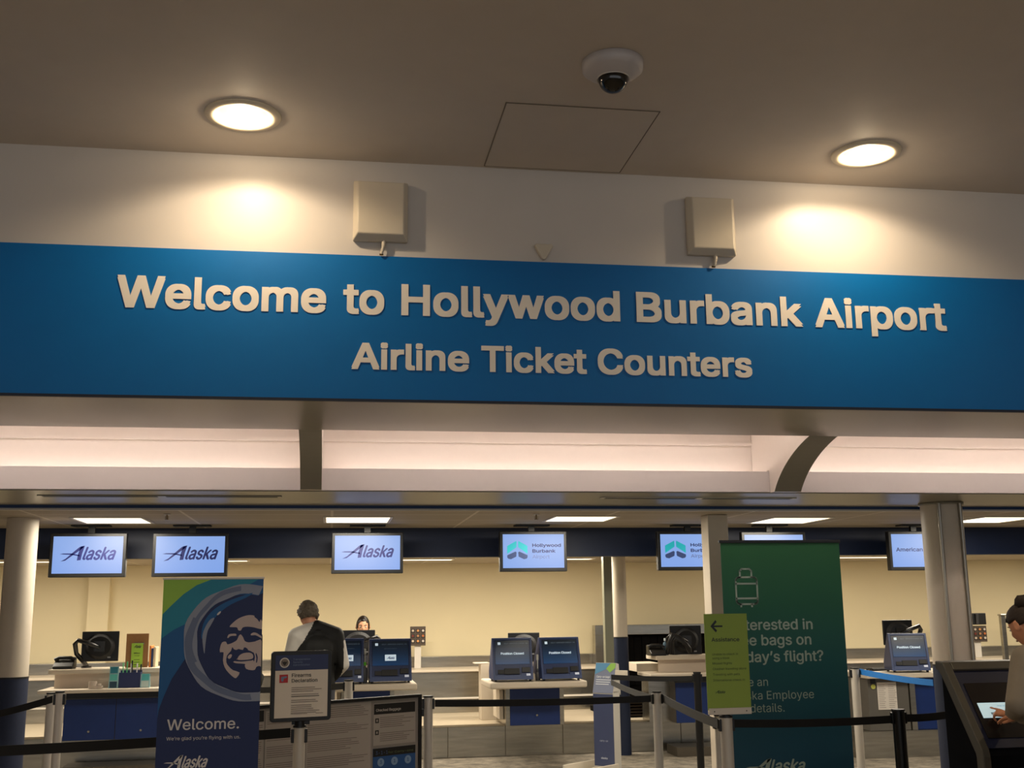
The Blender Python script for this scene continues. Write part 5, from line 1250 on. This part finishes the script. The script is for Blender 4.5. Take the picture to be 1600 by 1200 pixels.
def person(label, loc, yaw, H, J, headyaw, headpitch, hands, tops, bottoms, hair_fn, skin_m, hairm, build=1.0, voxel=.007, hs=1.0):
    """J: joints in body frame (x right, y forward, z up)"""
    t = thing('person', label, 'person', loc); xf = Tr(loc, yaw); SIDE[0] = xf.to_3x3() @ Vector((1, 0, 0))
    P = {k: xf @ Vector(v) for k, v in J.items()}; B = build
    hx = Matrix.Translation(P['head']) @ Matrix.Rotation(yaw+headyaw, 4, 'Z') @ Matrix.Rotation(headpitch, 4, 'X') @ Matrix.Scale(hs, 4)
    parts = [head_surface(hx), ear(hx, 1), ear(hx, -1)]
    rad = {'pelvis': (.150*B, .105*B), 'waist': (.130*B, .095*B), 'chest': (.150*B, .105*B), 'neckb': .062*B, 'neck': .052*B, 'neckt': .054*B,
           'shL': .058*B, 'shR': .058*B, 'elL': .040*B, 'elR': .040*B, 'wrL': .026*B, 'wrR': .026*B, 'hipL': .088*B, 'hipR': .088*B, 'knL': .056*B, 'knR': .056*B, 'clL': .050*B, 'clR': .050*B,
           'anL': .038*B, 'anR': .038*B, 'toL': .032*B, 'toR': .032*B}
    P['neckt'] = hx @ Vector((0, -.018, -.065)); P['neck'] = (P['neckb']+P['neckt'])/2
    E_ = [('pelvis', 'waist'), ('waist', 'chest'), ('chest', 'neckb'), ('neckb', 'neck'), ('neck', 'neckt')]
    for s_ in 'LR': E_ += [('neckb', 'sh'+s_), ('chest', 'sh'+s_), ('sh'+s_, 'el'+s_), ('el'+s_, 'wr'+s_), ('pelvis', 'hip'+s_), ('hip'+s_, 'kn'+s_), ('kn'+s_, 'an'+s_), ('an'+s_, 'to'+s_)]
    nd = {k: (P[k], rad[k]) for k in set(sum([list(e) for e in E_], []))}
    parts.append(skin_eval(nd, E_, 'pelvis', 2))
    for h in hands: parts += h(P, xf)
    vs, fs = fuse(parts, voxel)
    build_mesh('body', vs, fs, skin_m, t)
    # eyes, brows and mouth
    mb = MB(hx)
    for sx in (-1, 1):
        mb.lathe([(.0001, -.011)]+[(.011*math.sin(PI*k/8), -.011*math.cos(PI*k/8)) for k in range(1, 8)]+[(.0001, .011)], (sx*.030, .074, .004), 0, n=12)
        mb.cyl((sx*.030, .0845, .004), (sx*.030, .0862, .004), .005, 1, n=12)
        mb.tube([(sx*.014, .0905, .024), (sx*.030, .091, .029), (sx*.046, .080, .024)], [.0022, .003, .0016], 1, n=6)
    mb.tube([(-.020, .088, -.056), (0, .097, -.055), (.020, .088, -.056)], [.002, .0045, .002], 2, n=8)
    mb.build('face_features', [mat('eye_white', (226, 220, 212), .3, noise=.01), mat('eye_dark', (24, 16, 12), .4, noise=.02), mat('lip', (150, 84, 76), .5, noise=.02)], t)
    for nm, js, es, grow, mats_, fn in tops+bottoms:
        nodes = {}
        for k in js:
            pos = P[k]; r = rad[k] if k in rad else .05; g = grow.get(k, grow['all'])
            r = (r[0]+g, r[1]+g) if isinstance(r, tuple) else r+g
            nodes[k] = (pos, r)
        if 'extra' in grow:
            for k, (v, r) in grow['extra'].items(): nodes[k] = (xf @ Vector(v), r)
        cvs, cfs = skin_eval(nodes, es, 'pelvis' if 'pelvis' in nodes else js[0], 2)
        cvs, cfs = fuse([(cvs, cfs)], .010, 6)
        build_mesh(nm, cvs, cfs, mats_, t, (lambda p, fn=fn: fn(xf.inverted() @ p)) if fn else None)
    for nm, vs_, fs_ in hair_fn(hx): build_mesh(nm, vs_, fs_, hairm, t)
    return t, P, hx, xf
ARM = [('neckb', 'shL'), ('neckb', 'shR'), ('chest', 'shL'), ('shL', 'elL'), ('elL', 'wrL'), ('chest', 'shR'), ('shR', 'elR'), ('elR', 'wrR')]
LEG = [('pelvis', 'hipL'), ('hipL', 'knL'), ('knL', 'anL'), ('pelvis', 'hipR'), ('hipR', 'knR'), ('knR', 'anR')]
TORSO = [('pelvis', 'waist'), ('waist', 'chest'), ('chest', 'neckb')]
def closed_shell(hx, grow, mask, rough=0, seed=0):
    """hair as a closed shell with thickness"""
    o, f = head_surface(hx, grow, mask=mask, rough=rough, seed=seed); i_, _ = head_surface(hx, .001)
    n = len(o); ff = list(f)+[tuple(n+k for k in q[::-1]) for q in f]
    from collections import Counter
    ec = Counter(); 
    for q in f:
        for k in range(4): ec[(q[k], q[(k+1) % 4])] += 1
    for (a, b_) in ec:
        if (b_, a) not in ec: ff.append((b_, a, n+a, n+b_))
    return o+i_, ff
relaxed = [(.25, .35, .2), (.3, .4, .25), (.35, .45, .3), (.4, .5, .3)]
shoe_black = mat('shoe_black', (24, 22, 22), .5, noise=.05)
def shoes_of(t, P, m):
    for s_ in 'LR':
        a, b_ = P['an'+s_], P['to'+s_]; d_ = (b_-a); d_.z = 0; d_.normalize()
        vs, fs = skin_eval({'a': (Vector((a.x, a.y, .052))-d_*.045, .048), 'b': (Vector((a.x, a.y, .055))+d_*.05, .046), 'c': (Vector((a.x, a.y, .042))+d_*.15, .038), 'd': (Vector((a.x, a.y, .036))+d_*.19, .03)}, [('a', 'b'), ('b', 'c'), ('c', 'd')], 'b', 2)
        vs, fs = fuse([(vs, fs)], .008, 3); vs = [Vector((v.x, v.y, max(v.z, .002))) for v in vs]; build_mesh('shoe', vs, fs, m, t)

# --- the man at the counter, seen from behind
ym = 11.82; c = at(494, 1000, ym)
J = dict(head=(-.075, .075, 1.60), neckb=(0, .0, 1.465), chest=(0, -.01, 1.26), waist=(0, .0, 1.05), pelvis=(0, .0, .93),
         shL=(-.195, 0, 1.385), shR=(.195, 0, 1.385), elL=(-.27, .06, 1.08), elR=(.275, -.03, 1.10), wrL=(-.17, .30, .90), wrR=(.17, .20, .91), clL=(-.1, 0, 1.43), clR=(.1, 0, 1.43),
         hipL=(-.09, 0, .86), hipR=(.09, 0, .86), knL=(-.10, .02, .48), knR=(.11, -.01, .48), anL=(-.11, -.02, .085), anR=(.13, -.03, .085), toL=(-.12, .13, .035), toR=(.15, .12, .035))
jk_black = mat('jacket_black', (10, 11, 12), .7, noise=.25, nscale=9, bump=1.0, spec=.3); jk_grey = mat('jacket_grey', (178, 174, 168), .7, noise=.06, nscale=14, bump=.3)
def jacket_fn(p):
    if p.x < -.055-(1.50-p.z)*.62 and p.z > 1.0: return 1
    if p.x > .265 and p.z < 1.34: return 1
    return 0
man_top = ('jacket', ['pelvis', 'waist', 'chest', 'neckb', 'shL', 'elL', 'wrL', 'shR', 'elR', 'wrR'], TORSO+ARM, {'all': .022, 'neckb': .016, 'pelvis': .035, 'waist': .04, 'chest': .042, 'shL': .030, 'shR': .030}, [jk_black, jk_grey], jacket_fn)
man_leg = ('trousers', ['pelvis', 'hipL', 'knL', 'anL', 'hipR', 'knR', 'anR'], LEG, {'all': .018, 'anL': .03, 'anR': .03}, [mat('trousers_dark', (44, 46, 56), .8, noise=.08, nscale=20)], None)
def man_hair(hx):
    top = closed_shell(hx, .018, lambda p: p.z > .040 or (p.y < .0 and p.z > -.050) or (p.y < .035 and p.z > .0), rough=.026, seed=3)
    return [('hair', *top)]
tp, PP, HX, XF = person('man in a black jacket with light grey sides, head bowed, standing at the counter', (c.x, ym, 0), math.radians(14), 1.78, J, math.radians(16), math.radians(-16),
    [lambda P, xf: hand(P['wrL'], xf.to_3x3() @ Vector((.35, .9, -.15)), (0, 0, 1), xf.to_3x3() @ Vector((1, 0, 0)), relaxed),
     lambda P, xf: hand(P['wrR'], xf.to_3x3() @ Vector((-.25, .9, -.3)), (0, 0, 1), xf.to_3x3() @ Vector((-1, 0, 0)), relaxed)],
    [man_top], [man_leg], man_hair, [skin], [mat('hair_grey_brown', (88, 78, 66), .85, noise=.5, nscale=38, bump=.8)], build=1.12, voxel=.008, hs=1.06)
shoes_of(tp, PP, shoe_black)
# jacket collar
nb = XF.inverted() @ PP['neckb']
cz = nb.z; mb = MB(XF); n = 28
def cr(r, z, dy=0): return [(nb.x+r*math.cos(2*PI*k/n), nb.y+dy+r*.9*math.sin(2*PI*k/n), z) for k in range(n)]
mb.add(cr(.100, cz-.02)+cr(.078, cz+.045, .012)+cr(.072, cz+.045, .012)+cr(.088, cz-.02), [(a*n+k, a*n+(k+1) % n, (a+1)*n+(k+1) % n, (a+1)*n+k) for a in range(3) for k in range(n)]+[(3*n+k, 3*n+(k+1) % n, (k+1) % n, k) for k in range(n)], 0, True)
mb.build('collar', [jk_black], tp)

# --- a traveller mostly hidden behind the tall banner, one hand and dark sleeve in view
c2 = at(370, 1000, 11.82); w_ = Tr((c2.x, 11.82, 0), 0).inverted() @ at(409, 1046, 11.95)
J2 = dict(J); J2.update(head=(0, .06, 1.60), elR=(.20, .02, .93), wrR=(w_.x-.02, w_.y-.02, w_.z-.075), shR=(.175, 0, 1.385), shL=(-.175, 0, 1.385), elL=(-.20, .05, 1.08))
tq, PQ, HQ, XQ = person('traveller in dark clothes hidden behind the tall banner, only a raised hand showing', (c2.x, 11.82, 0), 0, 1.72, J2, 0, math.radians(-8),
    [lambda P, xf: hand(P['wrR'], (.1, .1, 1), (1, 0, 0), (0, 1, 0), relaxed, .9),
     lambda P, xf: hand(P['wrL'], (.2, .95, -.1), (0, 0, 1), (1, 0, 0), relaxed)],
    [('coat', man_top[1], man_top[2], {'all': .022}, [jk_black], None)], [man_leg], lambda hx: [('hair', *closed_shell(hx, .014, lambda p: p.z > .04 or (p.y < 0 and p.z > -.05), rough=.004, seed=8))], [skin], [mat('hair_dark', (30, 24, 20), .7, noise=.2)], build=1.0, voxel=.009)
shoes_of(tq, PQ, shoe_black)

# --- the employee behind the counter
c = at(567, 975, 13.95)
J = dict(head=(0, .04, 1.455), neckb=(0, -.01, 1.30), chest=(0, -.02, 1.12), waist=(0, 0, .95), pelvis=(0, 0, .84),
         shL=(-.165, 0, 1.235), shR=(.165, 0, 1.235), elL=(-.20, .03, .98), elR=(.20, .03, .98), wrL=(-.10, .20, 1.04), wrR=(.10, .20, 1.04), clL=(-.1, 0, 1.3), clR=(.1, 0, 1.3),
         hipL=(-.08, 0, .78), hipR=(.08, 0, .78), knL=(-.09, .02, .44), knR=(.09, .02, .44), anL=(-.09, -.02, .08), anR=(.09, -.02, .08), toL=(-.10, .12, .035), toR=(.10, .12, .035))
emp_top = ('uniform_top', ['pelvis', 'waist', 'chest', 'neckb', 'shL', 'elL', 'wrL', 'shR', 'elR', 'wrR'], TORSO+ARM, {'all': .014}, [mat('uniform_dark', (22, 24, 32), .7, noise=.1)], None)
emp_leg = ('trousers', ['pelvis', 'hipL', 'knL', 'anL', 'hipR', 'knR', 'anR'], LEG, {'all': .018, 'anL': .03, 'anR': .03}, [MATS['uniform_dark']], None)
def emp_hair(hx):
    cap = closed_shell(hx, .009, lambda p: p.z > .072-.3*min(0, p.y) or (p.y < .025 and p.z > -.075 and abs(p.x) > .0) or (abs(p.x) > .060 and p.y < .055 and p.z > -.02) or (abs(p.x) > .035 and p.z > .055 and abs(p.x)*1.0+p.z > .105), rough=.001, seed=5)
    mb = MB(hx); mb.lathe([(.0001, -.035), (.025, -.028), (.035, 0), (.025, .028), (.0001, .035)], (0, -.125, .02), n=18)
    return [('hair', *cap), ('hair_bun', mb.v, mb.f)]
te, PP, HX, XF = person('woman employee with black hair tied back, looking over the monitor behind the counter', (c.x, 13.95, 0), PI, 1.57, J, 0, math.radians(-12),
    [lambda P, xf: hand(P['wrL'], xf.to_3x3() @ Vector((.1, 1, -.1)), (0, 0, 1), xf.to_3x3() @ Vector((1, 0, 0)), relaxed, .92),
     lambda P, xf: hand(P['wrR'], xf.to_3x3() @ Vector((-.1, 1, -.1)), (0, 0, 1), xf.to_3x3() @ Vector((-1, 0, 0)), relaxed, .92)],
    [emp_top], [emp_leg], emp_hair, [mat('skin_light', (206, 152, 118), .55, noise=.03)], [mat('hair_black', (20, 14, 12), .35, noise=.2, nscale=60)], build=.92, voxel=.008)
shoes_of(te, PP, shoe_black)

# --- the woman at the floor kiosk
cx_, cy_ = 3.90, 5.80; yw = math.radians(22)
tipz = .975; tp_ = at(1551, 1117, 6.38); iv = Tr((cx_, cy_, 0), yw).inverted()
fy = yf+.01+(tp_.z-(zkk+.02))/((zk-.04)-(zkk+.02))*((YKb-.02)-(yf+.01))
tip = at(1544, 1108, fy-.012); wr = Vector((tip.x+.075, tip.y-.115, tip.z-.035)); wl_ = iv @ wr
el = iv @ at(1591, 1098, 5.72)
J = dict(head=(.005, .115, 1.520), neckb=(0, .02, 1.37), chest=(0, -.01, 1.17), waist=(0, 0, .96), pelvis=(0, -.01, .85),
         shL=(-.155, .02, 1.335), shR=(.165, .02, 1.32), elL=tuple(el), elR=(.23, .06, 1.02), wrL=tuple(wl_), wrR=(.10, .26, 1.0), clL=(-.1, 0, 1.3), clR=(.1, 0, 1.3),
         hipL=(-.085, -.01, .78), hipR=(.085, -.01, .78), knL=(-.09, .02, .45), knR=(.10, .0, .45), anL=(-.09, -.02, .085), anR=(.11, -.03, .085), toL=(-.10, .11, .035), toR=(.13, .10, .035))
sweat = mat('sweatshirt', (142, 134, 122), .88, noise=.07, nscale=11, bump=1.0)
w_top = ('sweatshirt', ['pelvis', 'waist', 'chest', 'neckb', 'shL', 'elL', 'wrL', 'shR', 'elR', 'wrR'], [('pelvis', 'waist'), ('waist', 'chest'), ('chest', 'neckb')]+ARM, {'all': .020, 'neckb': .022, 'pelvis': .018, 'waist': .034, 'chest': .024, 'elL': .030, 'elR': .036, 'shL': .028, 'shR': .028, 'wrL': .014, 'wrR': .014}, [sweat], None)
def shorts_fn(p): return 1 if p.z < .738 else 0
w_leg = ('shorts', ['pelvis', 'hipL', 'thL', 'hipR', 'thR'], [('pelvis', 'hipL'), ('hipL', 'thL'), ('pelvis', 'hipR'), ('hipR', 'thR')], {'all': .016, 'extra': {'thL': ((-.088, 0, .745), .098), 'thR': ((.088, 0, .745), .098)}}, [mat('shorts_navy', (22, 26, 38), .8, noise=.06), white_m], shorts_fn)
def w_hair(hx):
    cap = closed_shell(hx, .011, lambda p: p.z > .055-.35*min(0, p.y+.02) or (p.y < -.02 and p.z > -.02-.2*(p.y+.02)) or (p.y < .045 and p.z > .022), rough=.003, seed=9)
    mb = MB(hx @ Matrix.Translation((0, -.062, .106)) @ Matrix.Rotation(.5, 4, 'X'))
    mb.lathe([(.0001, -.040), (.034, -.038), (.054, -.012), (.052, .014), (.032, .036), (.0001, .040)], (0, 0, 0), n=22)
    rnd = random.Random(4); mb.v = [v+Vector((rnd.uniform(-1, 1), rnd.uniform(-1, 1), rnd.uniform(-1, 1)))*.004 for v in mb.v]
    return [('hair', *cap), ('hair_bun', mb.v, mb.f)]
def point_hand(P, xf):
    d_ = (tip-wr)
    return hand(wr, d_, (-.15, -.35, .9), (1, .3, 0), [(.02, .05, .03), (.5, .9, .6), (.6, 1.0, .7), (.7, 1.0, .7)], 1.0)
w_leg[1].remove('thL'); w_leg[1].remove('thR')
tw, PP, HX, XF = person('woman with brown hair in a bun and grey sweatshirt touching the floor kiosk screen', (cx_, cy_, 0), yw, 1.62, J, math.radians(-4), math.radians(-26),
    [point_hand, lambda P, xf: hand(P['wrR'], xf.to_3x3() @ Vector((-.3, .9, 0)), (0, 0, 1), xf.to_3x3() @ Vector((-1, 0, 0)), relaxed, .95)],
    [w_top], [w_leg], w_hair, [skin2], [mat('hair_brown', (34, 21, 15), .65, noise=.45, nscale=34, bump=.8)], build=.90, voxel=.006)
shoes_of(tw, PP, mat('shoe_white', (200, 196, 190), .6, noise=.03))
